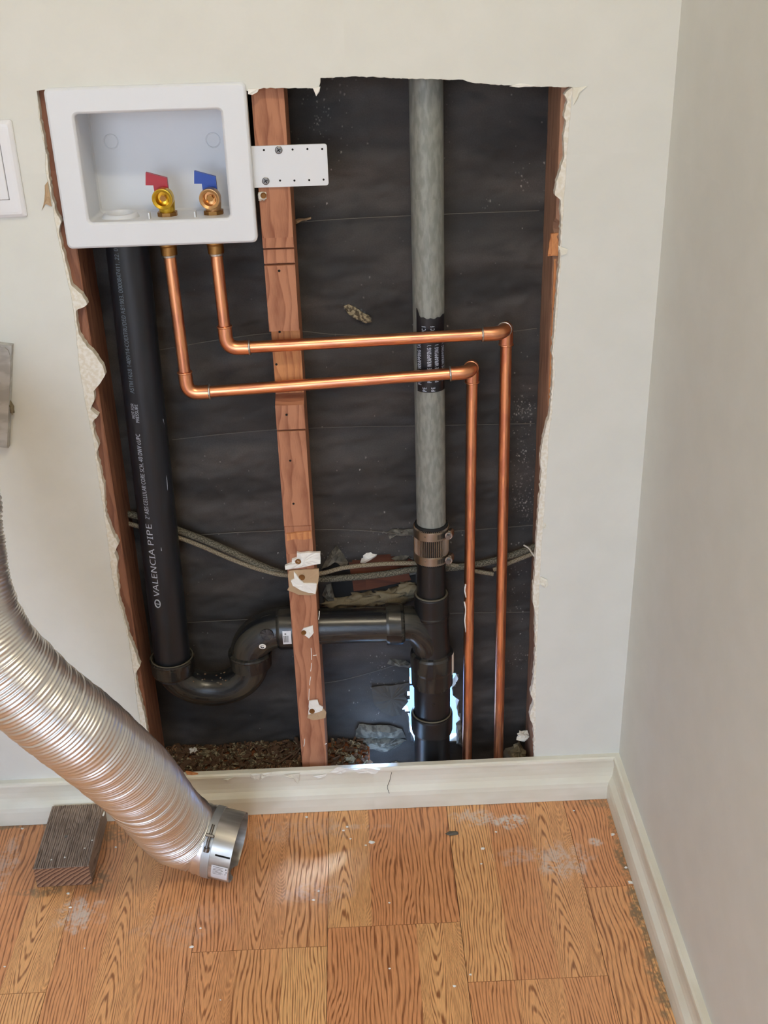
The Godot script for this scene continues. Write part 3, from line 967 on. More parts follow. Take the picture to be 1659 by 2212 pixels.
func make_paper() -> void:
	var f := structure("wall_inside")
	f.name = "wall_lining"
	var holes := [
		outline([[887, 1434], [882, 1462], [889, 1476], [879, 1500], [889, 1508], [874, 1518], [870, 1534], [884, 1540], [880, 1572], [892, 1604], [990, 1604], [992, 1580], [996, 1556], [990, 1530], [994, 1512], [980, 1503], [978, 1487], [986, 1478], [992, 1466], [987, 1453], [966, 1449], [930, 1434]], FELT),
		outline([[694, 1232], [712, 1196], [727, 1180], [742, 1200], [752, 1214], [778, 1205], [790, 1192], [840, 1196], [862, 1202], [886, 1200], [896, 1215], [900, 1262], [862, 1282], [800, 1292], [725, 1294], [716, 1282], [719, 1258], [700, 1250]], FELT),
		outline([[742, 660], [752, 655], [775, 668], [797, 680], [803, 694], [790, 697], [768, 688], [752, 676]], FELT)]
	var st := st_new()
	var cell := 0.0042
	var x0 := -0.3865
	var x1 := 0.2968
	var y0 := -0.075
	var y1 := 1.45
	var nx := int((x1 - x0) / cell)
	var ny := int((y1 - y0) / cell)
	var na := noise(81, 7.0, 4)
	var nb := noise(82, 30.0, 3)
	var wires := [0.132, 0.284, 0.440, 0.608, 0.752, 0.911, 1.07, 1.23, 1.40]
	var pts := []
	for i in ny + 1:
		var r := PackedVector3Array()
		for j in nx + 1:
			var x := x0 + (x1 - x0) * j / nx
			var y := y0 + (y1 - y0) * i / ny
			var z := FELT - 0.001
			# the paper sags between the line wires
			for k in wires.size() - 1:
				if y > wires[k] and y < wires[k + 1]:
					var t: float = (y - wires[k]) / (wires[k + 1] - wires[k])
					z += 0.0055 * sin(PI * pow(t, 1.6))
			z += 0.0035 * na.get_noise_2d(x * 0.7, y * 2.0) + 0.0012 * nb.get_noise_2d(x * 0.8, y * 1.6)
			r.append(Vector3(x, y, z))
		pts.append(r)
	for i in ny:
		for j in nx:
			var c: Vector3 = pts[i][j]
			var m := Vector2(c.x + cell * 0.5, c.y + cell * 0.5)
			var inside := false
			if m.x > -0.09 and m.y < 0.9:
				for h in holes:
					if Geometry2D.is_point_in_polygon(m, h):
						inside = true
						break
			if inside:
				continue
			var q := [pts[i][j], pts[i][j + 1], pts[i + 1][j + 1], pts[i + 1][j]]
			var uv := []
			for p in q:
				uv.append(Vector2((p.x + 0.45) / 0.80, 1.0 - (p.y + 0.1) / 1.4))
			quad_uv(st, q[0], q[1], q[2], q[3], uv[0], uv[1], uv[2], uv[3])
	fin(st, "building_paper", M.felt, f)
	# flaps of torn paper
	for q in [
		[[[694, 1226], [712, 1196], [727, 1176], [738, 1190], [752, 1212], [748, 1226], [738, 1214], [722, 1212], [706, 1222]], 0.010, M.felt_back],
		[[[782, 1196], [800, 1190], [818, 1192], [812, 1200], [800, 1208], [788, 1214], [778, 1212]], 0.008, M.plaster],
		[[[845, 1204], [866, 1196], [886, 1198], [880, 1208], [866, 1214], [858, 1212]], 0.007, M.felt_back],
		[[[704, 1262], [716, 1258], [720, 1278], [724, 1296], [708, 1300], [696, 1284]], 0.010, M.felt_back],
		[[[802, 1482], [840, 1478], [884, 1472], [872, 1498], [882, 1512], [868, 1530], [866, 1542], [850, 1544], [826, 1536], [808, 1520]], 0.006, M.felt_edge],
		[[[768, 1574], [776, 1562], [840, 1564], [868, 1572], [876, 1590], [844, 1588], [800, 1590], [768, 1588]], 0.014, M.felt_back],
		[[[768, 1588], [800, 1586], [850, 1587], [878, 1596], [862, 1610], [838, 1620], [824, 1622], [800, 1612], [778, 1608]], 0.018, M.felt_back],
		[[[836, 1432], [842, 1420], [876, 1424], [890, 1434], [886, 1440], [860, 1436]], 0.008, M.felt_back],
		[[[742, 660], [752, 655], [775, 668], [797, 680], [803, 694], [790, 697], [768, 688], [752, 676]], 0.002, M.mortar],
		[[[836, 1147], [846, 1142], [892, 1140], [897, 1152], [870, 1156], [850, 1154], [842, 1162]], 0.004, M.felt_back],
		[[[984, 1560], [994, 1552], [1002, 1580], [1000, 1612], [986, 1604]], 0.012, M.felt_back],
		[[[633, 476], [644, 471], [672, 468], [672, 472], [648, 476], [636, 484]], 0.006, M.board_paper]]:
		st = st_new(false)
		patch(st, outline(q[0], FELT, 0.006, 0.0008), FELT + 0.002, 0.0012, q[1], 0.003)
		fin(st, "torn_flap", q[2], f)
	# sheathing seen through the upper tear and the mortar ledge below it
	st = st_new(false)
	prism(st, outline([[752, 1208], [770, 1203], [800, 1196], [860, 1196], [892, 1210], [896, 1232], [800, 1240], [758, 1242]], -0.106), -0.1072, -0.105, Transform3D.IDENTITY, 0)
	fin(st, "sheathing_board", M.sheath, f)
	st = st_new(false)
	prism(st, outline([[760, 1246], [800, 1243], [882, 1236], [888, 1252], [800, 1272], [764, 1276]], -0.106), -0.1072, -0.1045, Transform3D.IDENTITY, 0)
	fin(st, "sheathing_board", M.sheath, f)
	st = st_new(false)
	prism(st, outline([[692, 1210], [750, 1200], [764, 1215], [766, 1300], [700, 1300]], -0.106), -0.1073, -0.1052, Transform3D.IDENTITY, 0)
	fin(st, "tarred_board", M.rubber, f)
	st = st_new(false)
	prism(st, outline([[756, 1268], [800, 1262], [905, 1240], [905, 1310], [756, 1310]], -0.106), -0.1073, -0.1051, Transform3D.IDENTITY, 0)
	fin(st, "tarred_board", M.rubber, f)
	for q in [[735, 1300, 0.030, 0.007, 21], [790, 1296, 0.034, 0.010, 22], [845, 1288, 0.034, 0.011, 23], [880, 1272, 0.018, 0.010, 24]]:
		st = st_new()
		lump(st, at(q[0], q[1], FELT + 0.003), Vector3(q[2], q[3], 0.011), 0.8, q[4], 20, 10)
		fin(st, "mortar_ledge", M.mortar, f)
	# line wires
	for q in [[[640, 480], [760, 472], [885, 466], [1000, 461], [1165, 455]], [[340, 757], [400, 746], [480, 733], [560, 722], [650, 716], [720, 722], [893, 727], [1000, 724], [1105, 716], [1160, 709]], [[372, 950], [480, 938], [600, 928], [760, 922], [890, 920], [1155, 915]], [[400, 1158], [520, 1150], [690, 1144], [780, 1146], [850, 1152], [900, 1156], [975, 1148], [1060, 1142], [1155, 1134]], [[400, 1345], [500, 1340], [600, 1336], [970, 1325], [1145, 1322]], [[640, 1482], [725, 1472], [790, 1456], [850, 1438], [880, 1432]]]:
		st = st_new()
		var pp := PackedVector3Array()
		for k in q:
			pp.append(at(k[0], k[1], FELT + 0.0062))
		sweep(st, catmull(pp, 5), 0.00052, 6)
		fin(st, "line_wire", M.wire, f)

func make_outlet_box() -> void:
	var t := thing("outlet_box", "white plastic washing machine outlet box with recessed valves", "outlet box", Vector3(-0.235, 0.909, -0.04))
	var loop := func(x0, y0, x1, y1, r, z):
		var ring := PackedVector3Array()
		for c in [[x1 - r, y0 + r, -PI / 2], [x1 - r, y1 - r, 0.0], [x0 + r, y1 - r, PI / 2], [x0 + r, y0 + r, PI]]:
			for k in 7:
				var a: float = c[2] + PI / 2 * k / 6.0
				ring.append(Vector3(c[0] + cos(a) * r, c[1] + sin(a) * r, z))
		ring.append(ring[0])
		return ring
	var ox0 := -0.3535
	var ox1 := -0.1175
	var oy0 := 0.908
	var oy1 := 1.0965
	var ix0 := -0.3220
	var ix1 := -0.1490
	var iy0 := 0.9395
	var iy1 := 1.0665
	var zf := 0.005
	var L := PackedFloat32Array()
	for i in 20:
		L.append(i * 0.01)
	var st := st_new()
	rings(st, [loop.call(ox0 + 0.002, oy0 + 0.002, ox1 - 0.002, oy1 - 0.002, 0.005, -0.010), loop.call(ox0, oy0, ox1, oy1, 0.0065, -0.009), loop.call(ox0, oy0, ox1, oy1, 0.0065, zf - 0.003), loop.call(ox0 + 0.0008, oy0 + 0.0008, ox1 - 0.0008, oy1 - 0.0008, 0.0062, zf - 0.001), loop.call(ox0 + 0.003, oy0 + 0.003, ox1 - 0.003, oy1 - 0.003, 0.005, zf), loop.call(ix0 - 0.003, iy0 - 0.003, ix1 + 0.003, iy1 + 0.003, 0.007, zf), loop.call(ix0 - 0.0008, iy0 - 0.0008, ix1 + 0.0008, iy1 + 0.0008, 0.0055, zf - 0.001), loop.call(ix0, iy0, ix1, iy1, 0.005, zf - 0.003), loop.call(ix0 + 0.0005, iy0 - 0.0005, ix1 - 0.0005, iy1 + 0.0005, 0.005, -0.010)], L, false, [1, 2, 3, 3, 4, 5, 5, 6])
	fin(st, "face_frame", M.plastic, t)
	st = st_new()
	rings(st, [loop.call(ix0, iy0, ix1, iy1, 0.005, zf - 0.004), loop.call(ix0 - 0.003, iy0 - 0.006, ix1 + 0.003, iy1 + 0.002, 0.005, -0.080), loop.call(ix0 - 0.001, iy0 - 0.004, ix1 + 0.001, iy1, 0.004, -0.0835)], L, false, [1, 2])
	st.set_smooth_group(9)
	quad_p(st, Vector3(ix0 - 0.001, iy0 - 0.004, -0.0835), Vector3(ix1 + 0.001, iy0 - 0.004, -0.0835), Vector3(ix1 + 0.001, iy1, -0.0835), Vector3(ix0 - 0.001, iy1, -0.0835))
	fin(st, "recess", M.plastic, t)
	st = st_new(false)
	box(st, Vector3(ix0 - 0.006, iy0 - 0.0085, -0.0865), Vector3(ix1 + 0.006, iy0 - 0.0062, -0.009), 0.0005)
	box(st, Vector3(ix0 - 0.006, iy1 + 0.003, -0.0865), Vector3(ix1 + 0.006, iy1 + 0.005, -0.009), 0.0005)
	box(st, Vector3(ix0 - 0.006, iy0 - 0.0085, -0.0865), Vector3(ix0 - 0.0035, iy1 + 0.005, -0.009), 0.0005)
	box(st, Vector3(ix1 + 0.0035, iy0 - 0.0085, -0.0865), Vector3(ix1 + 0.006, iy1 + 0.005, -0.009), 0.0005)
	box(st, Vector3(ix0 - 0.006, iy0 - 0.0085, -0.0875), Vector3(ix1 + 0.006, iy1 + 0.005, -0.0845), 0.0005)
	fin(st, "housing", M.plastic, t)
	# raised drain opening and small fins on the tray
	st = st_new()
	var dc := at(264, 478, -0.040)
	lathe(st, Vector3(dc.x, iy0 - 0.006, -0.034), Vector3.UP, [[0.0, 0.0245], [0.005, 0.0230], [0.0085, 0.0205], [0.0098, 0.018], [0.0090, 0.0165], [-0.001, 0.0160]], 36, false)
	fin(st, "drain_collar", M.plastic, t)
	for q in [[323, 467], [422, 465]]:
		st = st_new(false)
		var p := at(q[0], q[1], -0.012)
		box(st, Vector3(p.x - 0.001, iy0 - 0.003, -0.018), Vector3(p.x + 0.001, p.y + 0.005, -0.008), 0.0003)
		fin(st, "fin", M.plastic, t)
	for q in [[240, 306], [460, 303]]:
		var c := at(q[0], q[1], -0.0833)
		st = st_new()
		lathe(st, c, Vector3(0, 0, 1), [[0.0, 0.0096], [0.0008, 0.0092], [0.0008, 0.0084], [0.0, 0.0080]], 28)
		fin(st, "knockout_ring", M.plastic, t)
	# bracket screwed to the stud
	var a := at(543, 316, -0.0105)
	var b := at(710, 400, -0.0105)
	st = st_new(false)
	var rp := PackedVector2Array()
	for c in [[b.x - 0.003, b.y + 0.003, -PI / 2], [b.x - 0.003, a.y - 0.003, 0.0]]:
		for k in 5:
			var an: float = c[2] + PI / 2 * k / 4.0
			rp.append(Vector2(c[0] + cos(an) * 0.003, c[1] + sin(an) * 0.003))
	rp.append(Vector2(-0.125, a.y))
	rp.append(Vector2(-0.125, b.y))
	prism(st, rp, -0.0128, -0.0100)
	var br := fin(st, "bracket", M.plastic, t)
	for q in [[570, 324], [632, 323], [664, 322], [696, 322], [605, 390], [636, 390], [668, 389], [699, 388]]:
		st = st_new()
		lathe(st, at(q[0], q[1], -0.0100), Vector3(0, 0, 1), [[0.0, 0.0013], [0.00012, 0.0013], [0.00012, 0.0]], 10)
		fin(st, "nail_hole", M.dark_hole, br)
	for q in [[602, 324], [574, 391]]:
		st = st_new()
		var p := at(q[0], q[1], -0.0100)
		lathe(st, p, Vector3(0, 0, 1), [[0.0, 0.0046], [0.0008, 0.0046], [0.0013, 0.0036], [0.0014, 0.0]], 18)
		st.set_smooth_group(-1)
		var sc := fin(st, "screw", M.screw, br)
		st = st_new(false)
		for r in [0.5, 2.07]:
			box(st, Vector3(-0.0027, -0.0005, 0.0013), Vector3(0.0027, 0.0005, 0.0016), 0, 1, Transform3D(Basis(Vector3(0, 0, 1), r), p))
		fin(st, "cross_slot", M.dark_hole, sc)

func make_valve(px: float, py: float, handle: Array, brass: Material, hm: Material, label: String) -> void:
	var c := at(px, py, -0.016)
	var x := c.x
	var zc := -0.034
	var t := thing("shutoff_valve", label, "valve", Vector3(x + 0.002, 0.935, zc), "washing machine shutoff valves")
	var st := st_new()
	# base nut
	st.set_smooth_group(-1)
	var hexa := PackedVector2Array()
	for k in 8:
		hexa.append(Vector2(cos(TAU * (k + .5) / 8), sin(TAU * (k + .5) / 8)) * 0.0128)
	prism(st, hexa, 0.0, 0.0075, Transform3D(Basis(Vector3(1, 0, 0), Vector3(0, 0, -1), Vector3(0, 1, 0)), Vector3(x + 0.002, 0.9345, zc)))
	fin(st, "base_nut", M.bronze, t)
	st = st_new()
	lathe(st, Vector3(x + 0.002, 0.938, zc), Vector3.UP, [[0, 0.0095], [0.008, 0.0100], [0.016, 0.0108], [0.024, 0.0098], [0.0275, 0.0060], [0.028, 0.0]], 24, false)
	fin(st, "body", brass, t)
	st = st_new()
	var ax := Vector3(-0.10, -0.06, 1).normalized()
	lathe(st, c - ax * 0.018, ax, [[0, 0.0105], [0.006, 0.0108], [0.007, 0.0128], [0.0165, 0.0132], [0.0180, 0.0128], [0.0183, 0.0120], [0.0165, 0.0088], [0.0085, 0.0074], [0.0080, 0.0]], 30, true)
	var ou := fin(st, "hose_outlet", brass, t)
	st = st_new(false)
	var hx := PackedVector2Array()
	for k in 6:
		hx.append(Vector2(cos(TAU * k / 6), sin(TAU * k / 6)) * 0.0042)
	var bz := ax
	var bx := Vector3.UP.cross(bz).normalized()
	prism(st, hx, 0.0, 0.006, Transform3D(Basis(bx, bz.cross(bx), bz), c - ax * 0.0102))
	fin(st, "stem", M.bronze, ou)
	var hp := []
	for q in handle:
		hp.append([280 + q[0] / 6.38, 340 + q[1] / 6.38])
	st = st_new(false)
	prism(st, outline(hp, zc), zc - 0.004, zc + 0.003)
	fin(st, "lever", hm, t)

func copper_line(called: String, label: String, pts: PackedVector3Array, mats: Array) -> Node3D:
	# pts: riser top, corner, end corner, back corner, drop foot
	var t := thing(called, label, "pipe", pts[4], "copper supply pipes")
	var r := 0.0079
	var rf := 0.0095
	var legs := [[0, 1, 0.0, 0.016], [1, 2, 0.016, 0.014], [3, 4, 0.014, 0.0]]
	var i := 0
	for g in legs:
		var a := pts[g[0]]
		var b := pts[g[1]]
		var d := (b - a).normalized()
		var st := st_new()
		sweep(st, PackedVector3Array([a + d * g[2], a.lerp(b, 0.33), a.lerp(b, 0.66), b - d * g[3]]), r, 20)
		fin(st, ["riser", "run", "drop"][i], mats[i], t)
		i += 1
	for q in [[0, 1, 2, 0.017], [1, 2, 3, 0.015], [2, 3, 4, 0.015]]:
		var a := pts[q[0]]
		var c := pts[q[1]]
		var b := pts[q[2]]
		var st := st_new()
		var cr: float = q[3]
		var path := PackedVector3Array()
		var da := (a - c).normalized()
		var db := (b - c).normalized()
		if q[0] == 0:
			path.append(c + da * (cr + 0.013))
		elif q[0] == 1:
			path.append(c + da * (cr + 0.012))
		path.append_array(bend(a, c, b, cr, 10))
		if q[0] == 0:
			path.append(c + db * (cr + 0.013))
		elif q[0] == 2:
			path.append(c + db * (cr + 0.012))
		var rad := PackedFloat32Array()
		for k in path.size():
			rad.append(rf)
		sweep(st, path, rad, 20)
		var el := fin(st, "elbow", mats[3], t)
		for e in [0, path.size() - 1]:
			if (q[0] == 1 and e > 0) or (q[0] == 2 and e == 0):
				pass
			var p := path[e]
			var dd := (path[1] - path[0]).normalized() if e == 0 else (path[-1] - path[-2]).normalized()
			st = st_new()
			var rp := PackedVector3Array()
			for k in 25:
				var n := perp(dd)
				var bb := dd.cross(n)
				rp.append(p + (n * cos(TAU * k / 24) + bb * sin(TAU * k / 24)) * (r + 0.0012))
			sweep(st, rp, 0.0014, 8, false)
			fin(st, "solder_ring", M.solder if (e == 0) != (q[0] == 0) else mats[2], el)
	# threaded brass adapter under the box
	var st2 := st_new()
	var d0 := (pts[0] - pts[1]).normalized()
	lathe(st2, pts[0] - d0 * 0.036, d0, [[0, 0.0079], [0, 0.0104], [0.010, 0.0106], [0.012, 0.0116], [0.036, 0.0116]], 20)
	fin(st2, "adapter", M.bronze, t)
	st2 = st_new()
	lathe(st2, pts[0] - d0 * 0.0395, d0, [[0, 0.0080], [0.0008, 0.0094], [0.0030, 0.0096], [0.0042, 0.0085]], 20)
	fin(st2, "solder_ring", M.solder, t)
	return t

func make_drain() -> void:
	# standpipe with its printed line
	var top := Vector3(-0.2895, 0.9305, -0.050)
	var bot := Vector3(-0.3035, 0.228, -0.050)
	var u := (top - bot).normalized()
	var t := thing("standpipe", "black plastic standpipe with white lettering below the outlet box", "pipe", bot)
	var st := st_new()
	sweep(st, PackedVector3Array([bot, bot.lerp(top, .33), bot.lerp(top, .66), top]), 0.0275, 36)
	var pipe := fin(st, "tube", M.abs, t)
	st = st_new()
	var base := bot
	var r := 0.0278
	var h0 := at(345, 1290, -0.022).y - bot.y
	var h1 := wrap_text(st, "VALENCIA PIPE", 0.0128, base, u, r, h0, -0.30, 1.40)
	fin(st, "printed_lettering", M.ink, pipe)
	st = st_new()
	var h2 := wrap_text(st, "2\" ABS CELLULAR CORE SCH. 40 DWV cUPC", 0.0088, base, u, r, h1 + 0.008, -0.32, 0.78)
	fin(st, "printed_lettering", M.ink, pipe)
	st = st_new()
	wrap_text(st, "NOT FOR", 0.0064, base, u, r, h2 + 0.022, -0.45, 0.85)
	var h3 := wrap_text(st, "PRESSURE", 0.0064, base, u, r, h2 + 0.016, -0.24, 0.95)
	fin(st, "printed_lettering", M.ink, pipe)
	st = st_new()
	wrap_text(st, "ASTM F628 140P/14-COEXTRUDED AB1903. 0000847411. 22. 01-27-22", 0.0085, base, u, r, h3 + 0.016, -0.36, 0.83, false, 0.70)
	fin(st, "printed_lettering", M.ink_faint, pipe)
	st = st_new()      # oval mark below the lettering
	var rp := PackedVector3Array()
	for k in 25:
		var a := TAU * k / 24
		var an := -0.30 + sin(a) * 0.0042 / r
		rp.append(base + u * (h0 - 0.012 + cos(a) * 0.0065) + (perp(u) * cos(an) + u.cross(perp(u)) * sin(an)) * r)
	sweep(st, rp, 0.0009, 6, false)
	wrap_text(st, "J", 0.0085, base, u, r, h0 - 0.0140, -0.30, 1.0, true)
	fin(st, "printed_mark", M.ink, pipe)
	# white scuffs
	for q in [[[337, 978], [341, 1000], [340, 1030], [346, 1060], [348, 1090]], [[352, 905], [358, 945], [352, 985], [351, 1005]], [[357, 1010], [361, 1045], [362, 1085], [363, 1100]], [[334, 937], [338, 955], [336, 965]], [[347, 1178], [349, 1190]], [[335, 845], [334, 850]]]:
		st = st_new()
		var pp := PackedVector3Array()
		for k in q:
			# on the skin of the tube
			var d := dir(k[0], k[1])
			var lo := 0.9
			var hi := 2.2
			var best := 1.7
			for s in 400:
				var tt := lerpf(lo, hi, s / 400.0)
				var p := CAM + d * tt
				var off := (p - bot) - u * (p - bot).dot(u)
				if off.length() < 0.0277:
					best = tt
					break
			pp.append(CAM + d * best)
		sweep(st, catmull(pp, 4), 0.00055, 6)
		fin(st, "scuff", M.ink, pipe)
	# trap
	var yc := 0.243
	var xa := -0.3035
	var xb := -0.183
	var z := -0.050
	t = thing("p_trap", "black plastic drain trap curving under the standpipe and into the middle stud", "drain trap", Vector3((xa + xb) * .5, 0.15, z))
	st = st_new()
	lathe(st, Vector3(xa, 0.235, z), Vector3.UP, [[0, 0.0270], [0.0, 0.0325], [0.003, 0.0335], [0.023, 0.0345], [0.025, 0.0350], [0.0275, 0.0345], [0.0275, 0.0285], [0.017, 0.0278]], 40)
	var hub := fin(st, "inlet_hub", M.abs_fit, t)
	st = st_new()
	var rg := PackedVector3Array()
	for k in 33:
		rg.append(Vector3(xa + cos(TAU * k / 32) * 0.0318, 0.2630, z + sin(TAU * k / 32) * 0.0318))
	sweep(st, rg, 0.0012, 6, false)
	fin(st, "glue_line", M.glue, hub)
	var pts := PackedVector3Array()
	var rad := PackedFloat32Array()
	pts.append(Vector3(xa, 0.256, z))
	var cx := (xa + xb) * 0.5
	var rr := (xb - xa) * 0.5
	for k in 25:
		var a := PI + PI * k / 24
		pts.append(Vector3(cx + cos(a) * rr, 0.246 + sin(a) * 0.047, z))
	pts.append(Vector3(xb, 0.264, z))
	st = st_new()
	sweep(st, pts, 0.0270, 32)
	fin(st, "u_bend", M.abs_fit, t)
	st = st_new()
	lathe(st, Vector3(xb, 0.241, z), Vector3.UP, [[0, 0.0270], [0.0, 0.0318], [0.020, 0.0330], [0.023, 0.0342], [0.026, 0.0335], [0.028, 0.029]], 36)
	fin(st, "union_ring", M.abs_fit, t)
	var c0 := Vector3(xb, 0.262, z)
	var c1 := Vector3(xb + 0.052, 0.306, z)
	pts = PackedVector3Array()
	for k in 15:
		var a := PI - PI / 2 * k / 14
		pts.append(Vector3(xb + 0.052 + cos(a) * 0.052, 0.262 + sin(a) * 0.044, z))
	pts.append(c1 + Vector3(0.01, 0, 0))
	st = st_new()
	sweep(st, pts, 0.0300, 32)
	var elb := fin(st, "elbow", M.abs_fit, t)
	st = st_new()
	lathe(st, Vector3(-0.139, 0.306, z), Vector3.RIGHT, [[0, 0.029], [0.004, 0.0325], [0.006, 0.0333], [0.036, 0.0338], [0.036, 0.027]], 36)
	var oh := fin(st, "outlet_hub", M.abs_fit, t)
	st = st_new()
	# sticker with bar code on the hub, facing the room
	skin(st, Vector3(-0.128, 0.306, z), Vector3.RIGHT, Vector3(0, 0, 1), 0.0342, 0.0, 0.0128, -0.42, 0.24)
	var stk := fin(st, "bar_code_sticker", bar_mat(), oh)
	stk.set_meta("label", "small white sticker with a black bar code")
	st = st_new()
	var cs := Vector3(-0.160, 0.281, z) + Vector3(0.0, 0.0, 0.0296)
	lathe(st, at(567, 1396, cs.z), Vector3(0, -0.25, 1), [[0, 0.0052], [0.0009, 0.0052], [0.0009, 0.0]], 20)
	var ds := fin(st, "round_sticker", M.plaster, elb)
	st = st_new()
	var cm := at(567, 1396, cs.z)
	rp = PackedVector3Array()
	for k in 15:
		var a := 0.7 + (TAU - 1.4) * k / 14
		rp.append(cm + Vector3(cos(a) * 0.0024, sin(a) * 0.0024, 0.0010))
	sweep(st, rp, 0.0006, 6)
	fin(st, "printed_letter", M.dark_hole, elb)
	st = st_new()
	var bm := at(576, 1372, -0.0205)
	lathe(st, bm, Vector3(0, 0.1, 1), [[0, 0.0105], [0.0012, 0.0100], [0.0012, 0.0080], [0.0004, 0.0075], [0.0004, 0]], 24)
	fin(st, "moulded_boss", M.abs_fit, elb)
	# grime on the crown of the bend is matter lying there: crumbs
	for k in 26:
		st = st_new(false)
		var a := rng.randf_range(PI * 1.25, PI * 1.75)
		var f := rng.randf_range(-0.9, 0.9)
		var p := Vector3(cx + cos(a) * (rr - 0.027 * cos(f)), 0.246 + sin(a) * (0.047 - 0.027 * cos(f)), z + 0.027 * sin(f) * 1.0)
		if p.z < z:
			continue
		lump(st, p, Vector3(rng.randf_range(0.0008, 0.003), 0.0009, rng.randf_range(0.0008, 0.002)), 0.6, 300 + k, 6, 4)
		fin(st, "grime_crumb", M.chip if k % 2 else M.glue, t)
	# trap arm
	t = thing("trap_arm", "horizontal black drain pipe running from the middle stud to the vertical drain", "pipe", Vector3(-0.03, 0.278, z))
	st = st_new()
	sweep(st, PackedVector3Array([Vector3(-0.122, 0.306, z), Vector3(-0.03, 0.305, z), Vector3(0.046, 0.304, z)]), 0.0272, 36)
	fin(st, "tube", M.abs_fit, t)
	# tee
	var x := 0.0985
	z = -0.055
	t = thing("sanitary_tee", "black drain tee joining the trap arm to the vertical drain", "pipe fitting", Vector3(x, 0.215, z))
	st = st_new()
	lathe(st, Vector3(x, 0.0, z), Vector3.UP, [[0.236, 0.0295], [0.262, 0.0275], [0.300, 0.0260], [0.3135, 0.0258], [0.315, 0.0272], [0.3185, 0.0272], [0.320, 0.0260], [0.351, 0.0266], [0.353, 0.0262], [0.353, 0.0222], [0.345, 0.0218]], 40)
	fin(st, "body", M.abs_new, t)
	st = st_new()
	lathe(st, Vector3(x, 0.0, z), Vector3.UP, [[0.188, 0.0295], [0.190, 0.0325], [0.217, 0.0330], [0.2215, 0.0338], [0.245, 0.0338], [0.249, 0.0325], [0.251, 0.028]], 40)
	var lh := fin(st, "lower_hub", M.abs_fit, t)
	st = st_new()
	skin(st, Vector3(x, 0.0, z), Vector3.UP, Vector3(0, 0, 1), 0.0342, 0.213, 0.250, 1.05, 1.42, 6)
	fin(st, "sticker_scrap", M.plaster, lh)
	st = st_new()
	pts = PackedVector3Array([Vector3(0.045, 0.304, -0.0515), Vector3(0.057, 0.304, -0.052), Vector3(0.070, 0.300, -0.053), Vector3(0.082, 0.290, -0.0535), Vector3(0.091, 0.275, -0.054), Vector3(0.096, 0.255, -0.0545), Vector3(x, 0.235, z)])
	sweep(st, catmull(pts, 5), 0.0272, 32)
	fin(st, "branch", M.abs_fit, t)
	st = st_new()
	lathe(st, Vector3(0.0285, 0.304, -0.0515), Vector3.RIGHT, [[0, 0.0275], [0, 0.0325], [0.004, 0.0330], [0.022, 0.0325], [0.026, 0.0300], [0.028, 0.0272]], 36)
	fin(st, "branch_hub", M.abs_fit, t)
	st = st_new()
	rp = PackedVector3Array()
	for k in 33:
		var a := TAU * k / 32
		rp.append(Vector3(x + cos(a) * 0.0238, 0.3535, z + sin(a) * 0.0238))
	sweep(st, rp, 0.0018, 6, false)
	fin(st, "glue_line", M.glue, t)
	# upper short pipe
	t = thing("drain_nipple", "short black pipe between the steel coupling and the drain tee", "pipe", Vector3(x, 0.345, z))
	st = st_new()
	sweep(st, PackedVector3Array([Vector3(x, 0.344, z), Vector3(x + 0.0005, 0.425, z)]), 0.0218, 32)
	fin(st, "tube", M.abs_new, t)
	# lower pipe and its coupling
	t = thing("lower_drain_pipe", "glossy black vertical drain pipe in front of the daylit hole", "pipe", Vector3(x, -0.07, z))
	st = st_new()
	sweep(st, PackedVector3Array([Vector3(x - 0.002, -0.07, z), Vector3(x - 0.001, 0.08, z), Vector3(x, 0.20, z)]), 0.0288, 36)
	fin(st, "tube", M.abs_new, t)
	st = st_new()
	lathe(st, Vector3(x - 0.001, 0.096, z), Vector3.UP, [[0, 0.0287], [0, 0.0320], [0.004, 0.0330], [0.033, 0.0335], [0.036, 0.0330], [0.037, 0.0300], [0.034, 0.0288]], 40)
	var cp := fin(st, "coupling", M.abs_new, t)
	st = st_new()
	rp = PackedVector3Array()
	for k in 33:
		var a := TAU * k / 32
		rp.append(Vector3(x - 0.001 + cos(a) * 0.0308, 0.1335, z + sin(a) * 0.0308))
	sweep(st, rp, 0.0014, 6, false)
	fin(st, "glue_line", M.glue, cp)
	st = st_new()
	lathe(st, Vector3(x, 0.1665, z + 0.0282), Vector3(0, 0, 1), [[0, 0.003], [0.0012, 0.0026], [0.0012, 0]], 12)
	fin(st, "moulded_mark", M.abs_fit, t)
	# galvanised vent pipe
	var gt := Vector3(0.0975, 1.45, z)
	var gb := Vector3(0.0995, 0.445, z)
	t = thing("vent_pipe", "galvanised grey steel vent pipe wrapped with printed black tape", "pipe", gb)
	st = st_new()
	sweep(st, PackedVector3Array([gb, gb.lerp(gt, .25), gb.lerp(gt, .5), gb.lerp(gt, .75), gt]), 0.0214, 36)
	var gp := fin(st, "tube", M.galv, t)
	var gu := (gt - gb).normalized()
	# tape patch: covers the front of the pipe, its upper edge torn
	st = st_new()
	var ty0 := at(930, 848, -0.034).y - gb.y
	var ty1 := at(930, 682, -0.034).y - gb.y
	var segs := 24
	var nn := perp(gu)
	var b2 := gu.cross(nn)
	var rows := []
	var lens := PackedFloat32Array()
